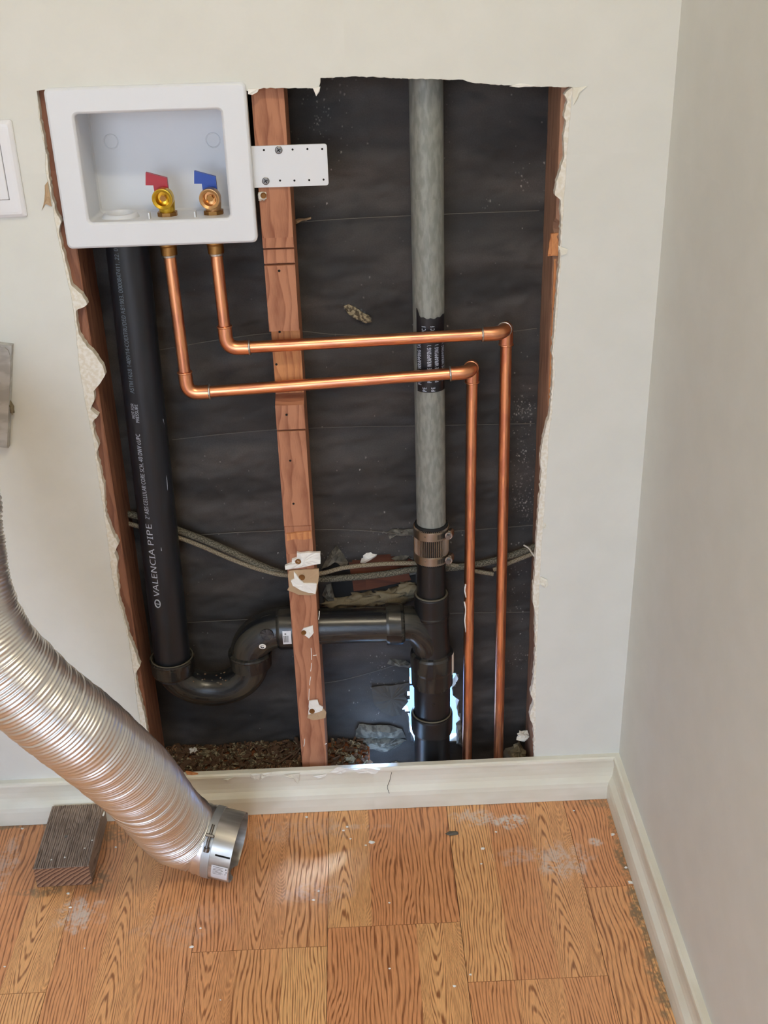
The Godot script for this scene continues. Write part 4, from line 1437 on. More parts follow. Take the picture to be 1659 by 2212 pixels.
	for i in 9:
		var ring := PackedVector3Array()
		for j in segs + 1:
			var f := float(j) / segs
			var a := lerpf(-0.93, 1.22, f)
			var up := ty1 + 0.009 * (1.0 - smoothstep(0.02, 0.16, f)) - 0.004 * sin(PI * f) + 0.0008 * sin(f * 31.0)
			var h := lerpf(ty0, up, i / 8.0)
			ring.append(gb + gu * h + (nn * cos(a) + b2 * sin(a)) * 0.0217)
		rows.append(ring)
		lens.append(i * 0.01)
	rings(st, rows, lens)
	var tp := fin(st, "wrapping_tape", M.tape, gp)
	tp.set_meta("label", "glossy black tape printed with white lettering")
	for k in 4:
		st = st_new()
		var an: float = [-0.72, -0.06, 0.42, 0.95][k]
		var sh: float = [0.026, 0.030, 0.030, 0.030][k]
		wrap_text(st, "PVC PIPE WRAPPING TAPE", 0.0078, gb, gu, 0.0219, ty0 + sh - 0.016, an, 0.66, true, ty1 - 0.040)
		fin(st, "printed_lettering", M.ink, t)
	for k in 2:
		st = st_new()
		var an: float = [-0.38, 0.17][k]
		wrap_text(st, "PVC PIPE", 0.0078, gb, gu, 0.0219, ty1 - 0.027, an, 0.66, true, ty1 - 0.014)
		fin(st, "printed_lettering", M.ink, t)
		st = st_new()
		wrap_text(st, "PE", 0.0076, gb, gu, 0.0219, ty0 + 0.001, an, 0.78, true)
		fin(st, "printed_lettering", M.ink, t)
		st = st_new()      # shield mark
		rp = PackedVector3Array()
		for s in [[-1.0, -1.0], [1.0, -1.0], [1.0, 0.3], [0.7, 0.9], [0.0, 1.25], [-0.7, 0.9], [-1.0, 0.3], [-1.0, -1.0]]:
			var a2: float = an + 0.05 + s[1] * 0.0036 / 0.0219
			rp.append(gb + gu * (ty1 - 0.033 + s[0] * 0.0036) + (nn * cos(a2) + b2 * sin(a2)) * 0.0219)
		sweep(st, rp, 0.0005, 5, false)
		fin(st, "printed_mark", M.ink, t)
		st = st_new()
		rp = PackedVector3Array()
		for s in [[-0.6, 0.5], [0.6, -0.4]]:
			var a2: float = an + 0.05 + s[1] * 0.0036 / 0.0219
			rp.append(gb + gu * (ty1 - 0.033 + s[0] * 0.0036) + (nn * cos(a2) + b2 * sin(a2)) * 0.0219)
		sweep(st, rp, 0.0006, 5, false)
		fin(st, "printed_mark", M.ink, t)
	# banded coupling
	x = 0.0995
	t = thing("banded_coupling", "stainless banded pipe coupling with two screw clamps joining grey and black pipes", "coupling", Vector3(x, 0.412, z))
	st = st_new()
	lathe(st, Vector3(x, 0.411, z), Vector3.UP, [[0, 0.0222], [0, 0.0248], [0.062, 0.0248], [0.064, 0.0240], [0.064, 0.0214]], 36)
	fin(st, "rubber_sleeve", M.rubber, t)
	st = st_new()
	lathe(st, Vector3(x, 0.4135, z), Vector3.UP, [[0, 0.0252, 1], [0.058, 0.0252, 1]], 432, false, 54, 0.0011)
	fin(st, "corrugated_shield", M.steel, t)
	for h in [0.4145, 0.4555]:
		st = st_new()
		lathe(st, Vector3(x, h, z), Vector3.UP, [[0, 0.0256], [0.0, 0.0265], [0.0004, 0.0268], [0.0136, 0.0268], [0.014, 0.0265], [0.014, 0.0256]], 48)
		var bd := fin(st, "clamp_band", M.steel, t)
		st = st_new(false)
		for k in 9:      # worm slots
			var a := 0.28 + k * 0.062
			var p := Vector3(x + sin(a) * 0.0269, h + 0.0070, z + cos(a) * 0.0269)
			box(st, Vector3(-0.0003, -0.0038, -0.0002), Vector3(0.0003, 0.0038, 0.0003), 0, 1, Transform3D(Basis(Vector3.UP, a), p))
		fin(st, "worm_slots", M.dark_hole, bd)
		st = st_new()
		lathe(st, Vector3(x + sin(-0.42) * 0.0266, h + 0.008, z + cos(-0.42) * 0.0266), Vector3(sin(-0.42), 0, cos(-0.42)), [[0, 0.0013], [0.0005, 0.0012], [0.0005, 0.0]], 10)
		fin(st, "rivet", M.screw, bd)
		# worm housing and hexagonal screw, tangent to the band on the right
		var a3 := 1.10
		var q := Vector3(x + sin(a3) * 0.0300, h + 0.0070, z + cos(a3) * 0.0300)
		var xf := Transform3D(Basis(Vector3.UP, a3), q)
		st = st_new(false)
		box(st, Vector3(-0.0070, -0.0062, -0.0032), Vector3(0.0070, 0.0062, 0.0042), 0.0022, 0, xf)
		fin(st, "worm_housing", M.steel, bd)
		st = st_new(false)
		hexs(st, xf * Vector3(-0.0060, 0, 0.0008), xf.basis * Vector3(-1, 0, 0.15), 0.0040, 0.0085)
		fin(st, "hex_screw", M.screw, bd)
		st = st_new()
		lathe(st, xf * Vector3(-0.0072, 0, 0.0008), xf.basis * Vector3(-1, 0, 0.15), [[0, 0.0], [0, 0.0054], [0.0016, 0.0054], [0.0016, 0]], 16)
		fin(st, "screw_collar", M.solder, bd)
var _bar: StandardMaterial3D
func bar_mat() -> StandardMaterial3D:
	return M.barcode
func hexs(st: SurfaceTool, p: Vector3, d: Vector3, r: float, l: float) -> void:
	var hx := PackedVector2Array()
	for k in 6:
		hx.append(Vector2(cos(TAU * k / 6), sin(TAU * k / 6)) * r)
	var bz := d.normalized()
	var bx := Vector3.UP.cross(bz).normalized()
	prism(st, hx, 0.0, l, Transform3D(Basis(bx, bz.cross(bx), bz), p))

func make_cables() -> void:
	var pp := PackedVector3Array()
	for q in [[262, 1108, -.082], [285, 1112, -.082], [330, 1122, -.084], [385, 1145, -.084], [440, 1166, -.084], [500, 1192, -.082], [560, 1220, -.080], [620, 1241, -.080], [690, 1250, -.082], [760, 1247, -.084], [830, 1240, -.086], [900, 1229, -.088], [960, 1228, -.088], [1030, 1219, -.084], [1070, 1210, -.080], [1110, 1198, -.078], [1150, 1183, -.076], [1178, 1174, -.076]]:
		pp.append(at(q[0], q[1], q[2]))
	var st := st_new()
	sweep(st, catmull(pp, 6), 0.0052, 12)
	var t := thing("electrical_cable", "thick grey cloth covered cable sagging across the wall cavity", "cable", pp[8])
	fin(st, "sheath", M.cable_grey, t)
	pp = PackedVector3Array()
	for q in [[262, 1128, -.078], [285, 1133, -.078], [330, 1146, -.080], [390, 1163, -.080], [440, 1182, -.080], [500, 1208, -.078], [560, 1230, -.076], [620, 1243, -.074], [690, 1239, -.074], [740, 1227, -.076], [800, 1220, -.078], [860, 1217, -.080], [930, 1217, -.088], [985, 1222, -.086], [1030, 1234, -.084], [1066, 1240, -.082]]:
		pp.append(at(q[0], q[1], q[2]))
	st = st_new()
	sweep(st, catmull(pp, 6), 0.0034, 10)
	t = thing("electrical_cable", "thin tan cable hanging just above the thick grey cable", "cable", pp[8])
	fin(st, "sheath", M.cable_tan, t)
	pp = PackedVector3Array()
	for q in [[1066, 1231, -.079], [1098, 1217, -.078], [1125, 1206, -.074], [1152, 1196, -.072], [1180, 1187, -.072]]:
		pp.append(at(q[0], q[1], q[2]))
	st = st_new()
	sweep(st, catmull(pp, 6), 0.0034, 10)
	t = thing("electrical_cable", "short thin cable running under the grey cable into the right stud", "cable", pp[2])
	fin(st, "sheath", M.cable_tan, t)
	st = st_new()
	sweep(st, catmull(PackedVector3Array([at(1132, 1178, -.060), at(1142, 1184, -.045), at(1150, 1196, -.025), at(1158, 1206, -.014)]), 5), 0.0012, 8)
	tag(fin(st, "wire_end", M.plaster), "bent white wire end sticking out beside the right drywall edge", "wire")

func make_scraps() -> void:
	var o := func(x, y): return [600 + x / 4.61, 1120 + y / 4.61]
	var zf := -0.0131
	var conv := func(l):
		var px := []
		for k in l:
			px.append(o.call(float(k[0]), float(k[1])))
		return px
	var t := thing("drywall_scrap", "ragged white plaster scrap screwed on the middle stud, upper of the pair", "drywall scrap", at(655, 1215, zf), "drywall scraps left on the stud")
	var st := st_new(false)
	patch(st, outline(conv.call([[190, 345], [425, 340], [425, 450], [300, 475], [190, 500], [75, 510], [70, 480], [140, 450], [140, 415], [190, 400]]), zf + 0.006, 0.005, 0.0006), zf + 0.005, 0.0049, 0.002, 0.002)
	fin(st, "gypsum", M.plaster, t)
	st = st_new()
	lathe(st, at(644, 1213, zf + 0.0068), Vector3(0, 0, 1), [[0, 0.0043], [0.0008, 0.0043], [0.0002, 0.0018], [0.0002, 0]], 14)
	fin(st, "screw", M.rust_screw, t)
	t = thing("drywall_scrap", "brown paper drywall scrap with a white gypsum streak, lower of the pair", "drywall scrap", at(655, 1260, zf), "drywall scraps left on the stud")
	st = st_new(false)
	patch(st, outline(conv.call([[115, 520], [410, 505], [412, 580], [380, 755], [330, 765], [200, 760], [95, 715], [115, 680], [100, 570]]), zf + 0.003, 0.005, 0.0005), zf + 0.0025, 0.0024, 0.0005, 0.0006)
	fin(st, "backing_paper", M.board_paper, t)
	st = st_new(false)
	patch(st, outline(conv.call([[160, 530], [215, 600], [260, 645], [388, 650], [375, 752], [240, 720], [150, 670], [130, 620], [165, 600]]), zf + 0.005, 0.005, 0.0006), zf + 0.0045, 0.0025, 0.001, 0.0012)
	fin(st, "gypsum", M.plaster, t)
	st = st_new()
	lathe(st, at(652, 1247, zf + 0.0032), Vector3(0, 0, 1), [[0, 0.0046], [0.0012, 0.0046], [0.0008, 0.002], [0.0008, 0]], 14)
	fin(st, "screw", M.rust_screw, t)
	t = thing("drywall_scrap", "small drywall scrap with a screw low on the middle stud", "drywall scrap", at(683, 1530, zf), "drywall scraps left on the stud")
	var c5 := func(l):
		var px := []
		for k in l:
			px.append([200 + k[0] / 2.963, 1080 + k[1] / 2.963])
		return px
	st = st_new(false)
	patch(st, outline(c5.call([[1385, 1330], [1470, 1330], [1496, 1360], [1490, 1395], [1410, 1410], [1375, 1395]]), zf + 0.002, 0.005, 0.0005), zf + 0.002, 0.0019, 0.0006, 0.0006)
	fin(st, "backing_paper", M.board_paper, t)
	st = st_new(false)
	patch(st, outline(c5.call([[1385, 1285], [1440, 1280], [1450, 1310], [1475, 1325], [1470, 1345], [1430, 1362], [1382, 1372]]), zf + 0.004, 0.005, 0.0006), zf + 0.004, 0.002, 0.0010, 0.0012)
	fin(st, "gypsum", M.plaster, t)
	st = st_new()
	lathe(st, at(674, 1536, zf + 0.0048), Vector3(0, 0, 1), [[0, 0.0043], [0.001, 0.0043], [0.0006, 0.002], [0.0006, 0]], 14)
	fin(st, "screw", M.rust_screw, t)
	t = thing("drywall_scrap", "tiny plaster crumb held by a brass screw beside the bar code sticker", "drywall scrap", at(662, 1366, zf), "drywall scraps left on the stud")
	st = st_new(false)
	patch(st, outline(c5.call([[1335, 845], [1350, 822], [1410, 805], [1415, 850], [1385, 885], [1355, 862]]), zf + 0.002, 0.005, 0.0006), zf + 0.002, 0.0019, 0.001, 0.001)
	fin(st, "gypsum", M.plaster, t)
	st = st_new()
	lathe(st, at(656, 1366, zf + 0.003), Vector3(0, 0, 1), [[0, 0.0038], [0.0016, 0.0038], [0.001, 0.002], [0.001, 0]], 14)
	fin(st, "screw", M.rust_screw, t)
	st = st_new()
	lump(st, at(566, 424, zf + 0.002), Vector3(0.0055, 0.0050, 0.003), 0.6, 61, 12, 8)
	t = thing("drywall_scrap", "golden crumb of plaster and screw on the stud below the white bracket", "drywall scrap", at(566, 424, zf), "drywall scraps left on the stud")
	fin(st, "gypsum", M.gypsum, t)
	st = st_new()
	lathe(st, at(569, 422, zf + 0.0042), Vector3(0, 0, 1), [[0, 0.0036], [0.0016, 0.0036], [0.001, 0.002], [0.001, 0]], 14)
	fin(st, "screw", M.rust_screw, t)
	# white paint drips down the lower stud
	t = thing("paint_streak", "thin broken white paint streak down the lower middle stud", "paint streak", at(668, 1400, zf))
	for q in [[672, 1400, 673, 1425], [673, 1432, 671, 1450], [671, 1462, 669, 1480], [668, 1488, 667, 1512], [690, 1320, 688, 1338], [684, 1415, 676, 1416], [658, 1596, 656, 1612], [706, 1606, 702, 1608]]:
		st = st_new()
		sweep(st, PackedVector3Array([at(q[0], q[1], zf + 0.0003), at((q[0] + q[2]) * .5 + rng.randf_range(-1, 1), (q[1] + q[3]) * .5, zf + 0.0004), at(q[2], q[3], zf + 0.0003)]), 0.0006, 6)
		fin(st, "drip", M.plaster, t)
	# torn drywall paper at the hole's rim (parts of the wall)
	var w := get_node("wall_back")
	for q in [[[[1237, 189], [1268, 186], [1254, 197], [1248, 214], [1238, 228], [1236, 205]], M.trim], [[[97, 400], [103, 392], [108, 420], [112, 446], [98, 440], [90, 455], [96, 432]], M.board_paper], [[[536, 192], [560, 191], [556, 199], [545, 205], [536, 203]], M.plaster], [[[676, 190], [692, 187], [690, 198], [683, 208]], M.plaster], [[[1168, 1245], [1182, 1252], [1184, 1264], [1178, 1270], [1166, 1262]], M.trim], [[[1176, 1128], [1180, 1134], [1178, 1142], [1172, 1140]], M.trim], [[[1205, 530], [1226, 538], [1224, 548], [1212, 552]], M.trim], [[[1100, 186], [1122, 180], [1160, 186], [1120, 189]], M.plaster]]:
		st = st_new(false)
		patch(st, outline(q[0], 0.001, 0.006, 0.0006), 0.001, 0.0008, 0.0012, 0.0012)
		fin(st, "torn_paper", q[1], w)

func make_debris() -> void:
	# dirt heaped on the sill plate
	var st := st_new(false)
	relief(st, -0.345, -0.114, -0.101, -0.0145, 0.045, 0.008, 95, 90, 34)
	var o := fin(st, "dirt_heap", M.dirt)
	tag(o, "brown dirt and rotted wood crumbs heaped on the sill plate", "dirt")
	o.set_meta("kind", "stuff")
	st = st_new(false)
	relief(st, -0.073, -0.006, -0.101, -0.0145, 0.0435, 0.004, 96, 30, 30)
	o = fin(st, "sawdust", M.plate_wood)
	tag(o, "orange sawdust on the sill plate right of the middle stud", "sawdust")
	o.set_meta("kind", "stuff")
	st = st_new(false)
	var light_bits := st_new(false)
	for k in 1100:
		var x := rng.randf_range(-0.34, -0.116) if k % 7 > 0 else rng.randf_range(-0.072, -0.008)
		var z := rng.randf_range(-0.100, -0.016)
		var s := rng.randf_range(0.0008, 0.0034)
		var b := Basis(Vector3(rng.randfn(), rng.randfn(), rng.randfn()).normalized(), rng.randf() * TAU)
		box(st if k % 3 > 0 else light_bits, Vector3(-s * rng.randf_range(0.8, 3.0), -s * 0.35, -s), Vector3(s * rng.randf_range(0.8, 3.0), s * 0.35, s), 0, 1, Transform3D(b, Vector3(x, 0.046 + rng.randf_range(0, 0.006), z)))
	o = fin(st, "wood_crumbs", M.chip_b)
	tag(o, "loose dark wood crumbs scattered over the dirt heap", "crumbs")
	o.set_meta("kind", "stuff")
	o = fin(light_bits, "plaster_grit", M.mortar)
	tag(o, "pale grit and plaster bits scattered over the dirt heap", "grit")
	o.set_meta("kind", "stuff")
	# pieces that can be told apart
	var n := 0
	for q in [[418, 1623, 0.007, M.plaster, "white plaster chunk on the dirt behind the duct"], [445, 1627, 0.007, M.mortar, "flat tan plaster chip beside the white chunk"], [755, 1640, 0.008, M.mortar, "greenish mortar chip on the orange sawdust"], [1128, 1590, 0.0095, M.gypsum, "rounded white plaster chunk beside the right stud"], [1118, 1625, 0.014, M.mortar, "pale mortar rubble beside right copper drop"]]:
		var p := at(q[0], q[1], -0.055)
		if n < 3:
			p = aty(q[0], q[1], 0.052)
		st = st_new(false)
		var rr: float = q[2]
		lump(st, p, Vector3(rr, rr * 0.8, rr * 0.8), 0.7, 120 + n, 10, 7)
		tag(fin(st, "plaster_chunk", q[3]), q[4], "plaster", "plaster pieces in the cavity")
		n += 1
	for q in [[600, 1650, 640, 1622, 0.0022, "long dark wood splinter leaning at the stud foot"], [628, 1640, 655, 1610, 0.0014, "thin upright wood splinter touching the middle stud"], [560, 1640, 600, 1652, 0.0016, "wood splinter lying flat in the dirt"]]:
		st = st_new(false)
		var a := aty(q[0], q[1], 0.051)
		var b := aty(q[2], q[3], 0.064)
		sweep(st, PackedVector3Array([a, a.lerp(b, 0.5) + Vector3(0.001, 0.001, 0), b]), PackedFloat32Array([q[4], q[4] * 0.9, q[4] * 0.3]), 5)
		tag(fin(st, "wood_splinter", M.chip_b), q[5], "splinter")
	# crumbs on the floor
	n = 0
	for q in [[662, 1765, 4], [757, 1812, 3], [790, 1826, 3], [803, 1819, 8], [750, 1786, 4], [742, 1794, 4], [688, 1925, 3], [677, 1944, 4], [841, 1950, 3], [842, 2092, 3], [1016, 2105, 3], [982, 2130, 4], [1040, 1866, 3], [1239, 1751, 3], [1043, 1833, 5], [1071, 1797, 3], [1324, 1803, 5], [1362, 1906, 6], [1352, 1874, 4], [48, 1790, 4], [147, 1930, 4], [152, 1960, 4], [250, 1830, 3], [183, 2048, 2], [413, 2045, 5], [433, 2005, 3], [10, 2088, 3], [476, 2160, 2]]:
		st = st_new(false)
		var p := aty(q[0], q[1], 0.0008)
		var s: float = q[2] / 1500.0
		lump(st, p, Vector3(s * 0.9, minf(s * 0.5, 0.0016), s * 0.6), 0.7, 200 + n, 8, 5)
		var dark: bool = n in [23, 25]
		tag(fin(st, "plaster_crumb", M.plaster), "tiny pale plaster crumb on the wooden floor", "crumb", "plaster crumbs on the floor")
		n += 1
	st = st_new(false)
	var wc := aty(977, 1800, 0.001)
	lump(st, wc, Vector3(0.0105, 0.002, 0.0045), 0.5, 260, 10, 6)
	tag(fin(st, "wood_chip", M.felt_back), "grey wood chip lying on the floor in front of the back baseboard", "wood chip")

func make_loose_things() -> void:
	# scrap block
	var t := thing("wood_block", "weathered dark wooden offcut block lying against the back baseboard", "wood block", Vector3(-0.465, 0.0, 0.09))
	var xf := Transform3D(Basis(Vector3.UP, 0.015), Vector3(-0.4655, 0.0, 0.088))
	var st := st_new(false)
	box(st, Vector3(-0.0405, 0.0006, -0.068), Vector3(0.0405, 0.0365, 0.066), 0.001, 2, xf)
	fin(st, "core", M.block_top, t)
	st = st_new(false)      # ribbed top
	var nr := 26
	for k in nr:
		var a := lerpf(-0.0410, 0.0410, float(k) / nr)
		var b := lerpf(-0.0410, 0.0410, float(k + 1) / nr)
		box(st, Vector3(a, 0.0360, -0.0685), Vector3(b - 0.0004, 0.0380 + 0.0004 * sin(k * 2.3), 0.0668), 0.0006, 2, xf)
	fin(st, "ribbed_top", M.block_top, t)
	st = st_new(false)
	var q := [Vector3(-0.0403, 0.001, 0.0664), Vector3(0.0403, 0.001, 0.0664), Vector3(0.0403, 0.036, 0.0664), Vector3(-0.0403, 0.036, 0.0664)]
	quad_uv(st, xf * q[0], xf * q[1], xf * q[2], xf * q[3], Vector2(0, 1), Vector2(1, 1), Vector2(1, 0), Vector2(0, 0))
	for k in 4:
		var a: Vector3 = q[k]
		var b: Vector3 = q[(k + 1) % 4]
		quad_uv(st, xf * (a - Vector3(0, 0, 0.0005)), xf * (b - Vector3(0, 0, 0.0005)), xf * b, xf * a, Vector2.ZERO, Vector2.ZERO, Vector2.ZERO, Vector2.ZERO)
	fin(st, "end_grain", M.block_end, t)
	st = st_new()
	lathe(st, aty(143, 1807, 0.0380), Vector3.UP, [[0, 0.0024], [0.0009, 0.0022], [0.0004, 0.0012], [0.0004, 0]], 14)
	fin(st, "nail_head", M.screw, t)
	for c in [[140, 1852], [111, 1857], [183, 1832], [199, 1815], [224, 1758]]:
		st = st_new(false)
		lump(st, aty(c[0], c[1], 0.0384), Vector3(0.0015, 0.0007, 0.0015 if c[0] < 220 else 0.006), 0.5, 270 + c[0], 7, 5)
		fin(st, "paint_speck", M.plaster, t)
	# switch
	t = thing("wall_switch", "white rocker switch plate on the wall beside the outlet box", "switch", Vector3(-0.432, 0.951, 0.0))
	var a0 := Vector3(-0.4675, 0.949, 0.0)
	var b0 := Vector3(-0.3965, 1.063, 0.0)
	st = st_new()
	var rows := []
	var lens := PackedFloat32Array()
	for k in [[0.0, 0.0], [0.0, 0.0025], [0.0012, 0.0040], [0.0045, 0.0062], [0.0075, 0.0066]]:
		var ring := PackedVector3Array()
		for c in [[b0.x - 0.003, a0.y + 0.003, -PI / 2], [b0.x - 0.003, b0.y - 0.003, 0.0], [a0.x + 0.003, b0.y - 0.003, PI / 2], [a0.x + 0.003, a0.y + 0.003, PI]]:
			for s in 5:
				var an: float = c[2] + PI / 2 * s / 4.0
				var rr := 0.003
				ring.append(Vector3(c[0] + cos(an) * rr - signf(c[0] - (a0.x + b0.x) * .5) * k[0], c[1] + sin(an) * rr - signf(c[1] - (a0.y + b0.y) * .5) * k[0], k[1] + 0.0002))
		ring.append(ring[0])
		rows.append(ring)
		lens.append(k[0])
	rings(st, rows, lens, true)
	st.set_smooth_group(50)
	quad_p(st, Vector3(a0.x + 0.0075, a0.y + 0.0075, 0.0068), Vector3(b0.x - 0.0075, a0.y + 0.0075, 0.0068), Vector3(b0.x - 0.0075, b0.y - 0.0075, 0.0068), Vector3(a0.x + 0.0075, b0.y - 0.0075, 0.0068))
	fin(st, "plate", M.switch, t)
	st = st_new(false)
	box(st, Vector3(-0.4490, 0.9710, 0.0066), Vector3(-0.4130, 1.0400, 0.00695), 0.0)
	fin(st, "gap", M.screw, t)
	st = st_new(false)
	box(st, Vector3(-0.4484, 0.9716, 0.0066), Vector3(-0.4136, 1.0394, 0.0086), 0.0008)
	fin(st, "rocker", M.switch, t)
	# grey metal plate
	t = thing("metal_cover_plate", "tilted grey metal cover plate hanging on the left wall", "cover plate", at(-20, 860, 0.0))
	st = st_new(false)
	prism(st, outline([[-95, 733], [25, 747], [18, 968], [-95, 958]], 0.010), 0.0002, 0.010)
	fin(st, "backing", M.grey_plate, t)
	st = st_new(false)
	prism(st, outline([[-95, 736], [0, 748], [10, 751], [17, 757], [21, 768], [22.5, 785], [15.5, 966], [-95, 956]], 0.0125), 0.0101, 0.0125)
	fin(st, "front_plate", M.grey_plate, t)
	st = st_new()
	lump(st, at(25, 880, 0.008), Vector3(0.003, 0.008, 0.004), 0.8, 280, 10, 8)
	fin(st, "paint_crumb", M.mortar, t)

func make_duct() -> void:
	var key := PackedVector3Array([att(452, 1815, 1.680), att(426, 1807, 1.681), att(396, 1795, 1.671), att(362, 1767, 1.634), att(331, 1729, 1.572), att(294, 1685, 1.503), att(243, 1640, 1.437), att(185, 1590, 1.384), att(120, 1540, 1.35), att(60, 1490, 1.325), att(-5, 1425, 1.30), att(-55, 1350, 1.285), att(-82, 1270, 1.275), att(-98, 1180, 1.270), att(-106, 1090, 1.270), att(-125, 1000, 1.28), att(-175, 920, 1.31), att(-260, 870, 1.36), att(-360, 850, 1.42)])
	var t := thing("flexible_duct", "crinkled silver aluminium dryer duct curving down to the floor", "duct", Vector3(-0.25, 0.0, 0.15))
	var fine := catmull(key, 40)
	# resample by length
	var path := PackedVector3Array()
	var rad := PackedFloat32Array()
	var step := 0.0008
	var acc := 0.0
	var total := 0.0
	var pitch := 0.0
	var phase := 0.0
	var nz := noise(88, 30.0, 2)
	var nz2 := noise(89, 9.0, 2)
	for i in range(1, fine.size()):
		var seg := fine[i].distance_to(fine[i - 1])
		while acc <= seg:
			var p := fine[i - 1].lerp(fine[i], acc / seg)
			path.append(p)
			pitch = 0.0048 * (1.0 + 0.22 * nz2.get_noise_1d(total * 4.0))
			phase += step / pitch
			var s := sin(TAU * phase)
			var ridge := s
			var grow := smoothstep(0.0, 0.05, total)
			rad.append(lerpf(0.0498, 0.0535, grow) + 0.00105 * ridge * (0.75 + 0.5 * nz.get_noise_1d(total * 3.0)) + 0.0012 * nz.get_noise_1d(total))
			total += step
			acc += step
		acc -= seg
	var st := st_new()
	sweep(st, path, rad, 44, false)
	fin(st, "corrugated_hose", M.alu, t)
	# collar
	var e0 := path[0]
	var e1 := att(515, 1830, 1.6768)
	var ax := (e1 - e0).normalized()
	var l := e0.distance_to(e1)
	st = st_new()
	lathe(st, e0 - ax * 0.014, ax, [[0, 0.0505], [0.004, 0.0522], [0.008, 0.0508], [0.0125, 0.0524], [0.016, 0.0512], [0.018, 0.0505]], 64, false)
	fin(st, "crimped_end", M.alu, t)
	st = st_new()
	lathe(st, e0 - ax * 0.004, ax, [[0, 0.0510], [0.012, 0.0512], [0.0125, 0.0524], [0.0145, 0.0524], [0.015, 0.0512], [l + 0.004, 0.0515], [l + 0.004, 0.0506], [0.0, 0.0500]], 64)
	var co := fin(st, "collar", M.alu_flat, t)
	st = st_new()
	lathe(st, e0 + ax * 0.002, ax, [[0, 0.0510], [0.0, 0.0528], [0.0115, 0.0528], [0.0115, 0.0510]], 64)
	var bd := fin(st, "clamp_band", M.band, t)
	# clamp screw near the top, towards the room
	var up := (Vector3.UP - ax * ax.y).normalized()
	var side := ax.cross(up)          # towards the room
	if side.z < 0:
		side = -side
	var pos := func(h: float, a: float, r: float) -> Vector3: return e0 + ax * h + (up * cos(a) + side * sin(a)) * r
	st = st_new()
	sweep(st, PackedVector3Array([pos.call(0.008, 0.36, 0.0555), pos.call(0.008, 0.80, 0.0585), pos.call(0.008, 1.00, 0.0570)]), 0.0022, 10)
	fin(st, "clamp_screw", M.screw, bd)
	st = st_new()
	sweep(st, PackedVector3Array([pos.call(0.008, 0.96, 0.0570), pos.call(0.008, 1.06, 0.0558)]), 0.0044, 12)
	fin(st, "screw_head", M.screw, bd)
	st = st_new(false)
	var m0: Vector3 = pos.call(0.008, 0.66, 0.0555)
	var rd := (up * cos(0.66) + side * sin(0.66)).normalized()
	box(st, Vector3(-0.0065, -0.003, -0.0022), Vector3(0.0065, 0.0045, 0.0022), 0.0008, 1, Transform3D(Basis(ax, rd, ax.cross(rd)), m0))
	fin(st, "clamp_housing", M.screw, bd)
	# slot and label on the collar
	st = st_new(false)
	var s0: Vector3 = pos.call(l * 0.72, 1.12, 0.0514)
	var r1 := (up * cos(1.12) + side * sin(1.12)).normalized()
	box(st, Vector3(-0.011, -0.0004, -0.0012), Vector3(0.011, 0.0006, 0.0012), 0.0, 1, Transform3D(Basis(ax, r1, ax.cross(r1)), s0))
	fin(st, "slot", M.dark_hole, co)
	st = st_new()
	var sgn := 1.0 if ax.cross(up).dot(side) > 0 else -1.0
	skin(st, e0, ax, up, 0.0520, l * 0.42, l * 0.96, sgn * 1.42, sgn * 1.98)
	var lab := fin(st, "paper_label", M.duct_label, co)
	lab.set_meta("label", "white paper label with fine grey print")

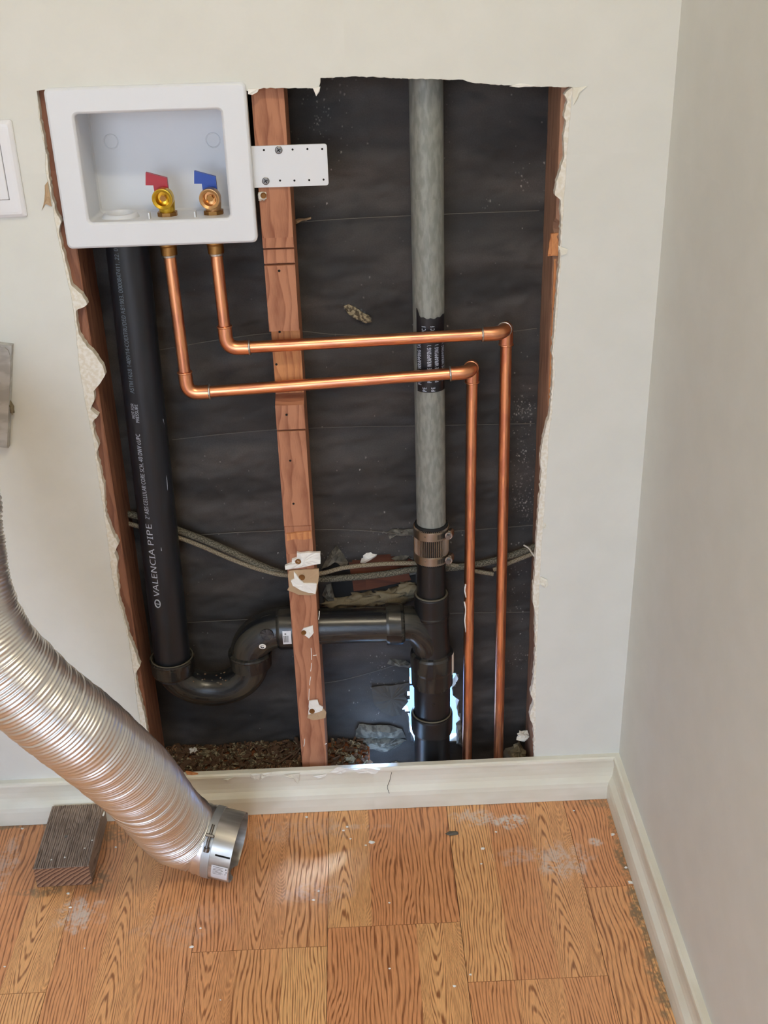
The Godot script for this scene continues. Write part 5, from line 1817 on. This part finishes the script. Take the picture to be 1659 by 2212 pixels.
func make_lamp() -> void:
	var p := Vector3(0.05, 2.385, 1.25)
	var t := thing("ceiling_light", "round ceiling light above the wall opening", "ceiling light", Vector3(p.x, HALL, p.z))
	var st := st_new()
	lathe(st, Vector3(p.x, HALL - 0.001, p.z), Vector3.DOWN, [[0, 0.0], [0, 0.11], [0.015, 0.11], [0.02, 0.10], [0.02, 0.0]], 36)
	fin(st, "base", M.plastic, t)
	st = st_new()
	lump(st, p, Vector3(0.07, 0.035, 0.07), 0.0, 1, 10, 5)
	var gl := mat(Color(1, 0.95, 0.85), 0.4)
	gl.emission_enabled = true
	gl.emission = Color(1.0, 0.945, 0.84)
	gl.emission_energy_multiplier = 3.0
	fin(st, "diffuser", gl, t)
	var o := OmniLight3D.new()
	o.name = "lamp_light"
	o.light_color = Color(1.0, 0.945, 0.84)
	o.light_energy = 0.92
	o.light_size = 0.07
	o.omni_range = 8.0
	o.omni_attenuation = 2.0
	o.shadow_enabled = true
	add_child(o)
	o.position = p + Vector3(0, -0.045, 0)

func _ready() -> void:
	rng.seed = 20240611
	setup_view()
	make_materials()
	make_lamp()
	print("materials")
	make_room()
	make_floor()
	print("room")
	make_framing()
	make_paper()
	print("paper")
	make_outlet_box()
	make_valve(350, 431, [[225, 203], [515, 280], [540, 462], [345, 467], [330, 380], [225, 378]], M.brass, M.red, "brass shutoff valve with a red lever in the outlet box")
	make_valve(452, 431, [[893, 183], [1185, 262], [1208, 455], [1010, 448], [998, 358], [893, 357]], M.brass_pink, M.blue, "brass shutoff valve with a blue lever in the outlet box")
	var hot := copper_line("copper_pipe", "copper supply pipe from the red valve with the lower horizontal run", PackedVector3Array([Vector3(-0.2345, 0.925, -0.030), Vector3(-0.2300, 0.7015, -0.024), Vector3(0.152, 0.7165, -0.024), Vector3(0.158, 0.7185, -0.054), Vector3(0.1545, -0.03, -0.054)]), [M.copper, M.copper, M.copper, M.copper])
	copper_line("copper_pipe", "copper supply pipe from the blue valve with the upper horizontal run", PackedVector3Array([Vector3(-0.1750, 0.925, -0.030), Vector3(-0.1715, 0.7625, -0.024), Vector3(0.195, 0.7695, -0.024), Vector3(0.2035, 0.7715, -0.052), Vector3(0.2065, -0.03, -0.054)]), [M.copper, M.copper, M.copper, M.copper])
	for q in [[[1006, 1262], [1004, 1275], [1007, 1290]], [[1003, 1300], [1006, 1318], [1004, 1340], [1007, 1366]]]:
		var st := st_new()
		var pp := PackedVector3Array()
		for k in q:
			pp.append(at(k[0], k[1], -0.049))
		sweep(st, catmull(pp, 4), 0.0011, 6)
		fin(st, "paint_drip", M.plaster, hot)
	make_drain()
	make_cables()
	make_scraps()
	make_debris()
	make_loose_things()
	make_duct()
	print("done")
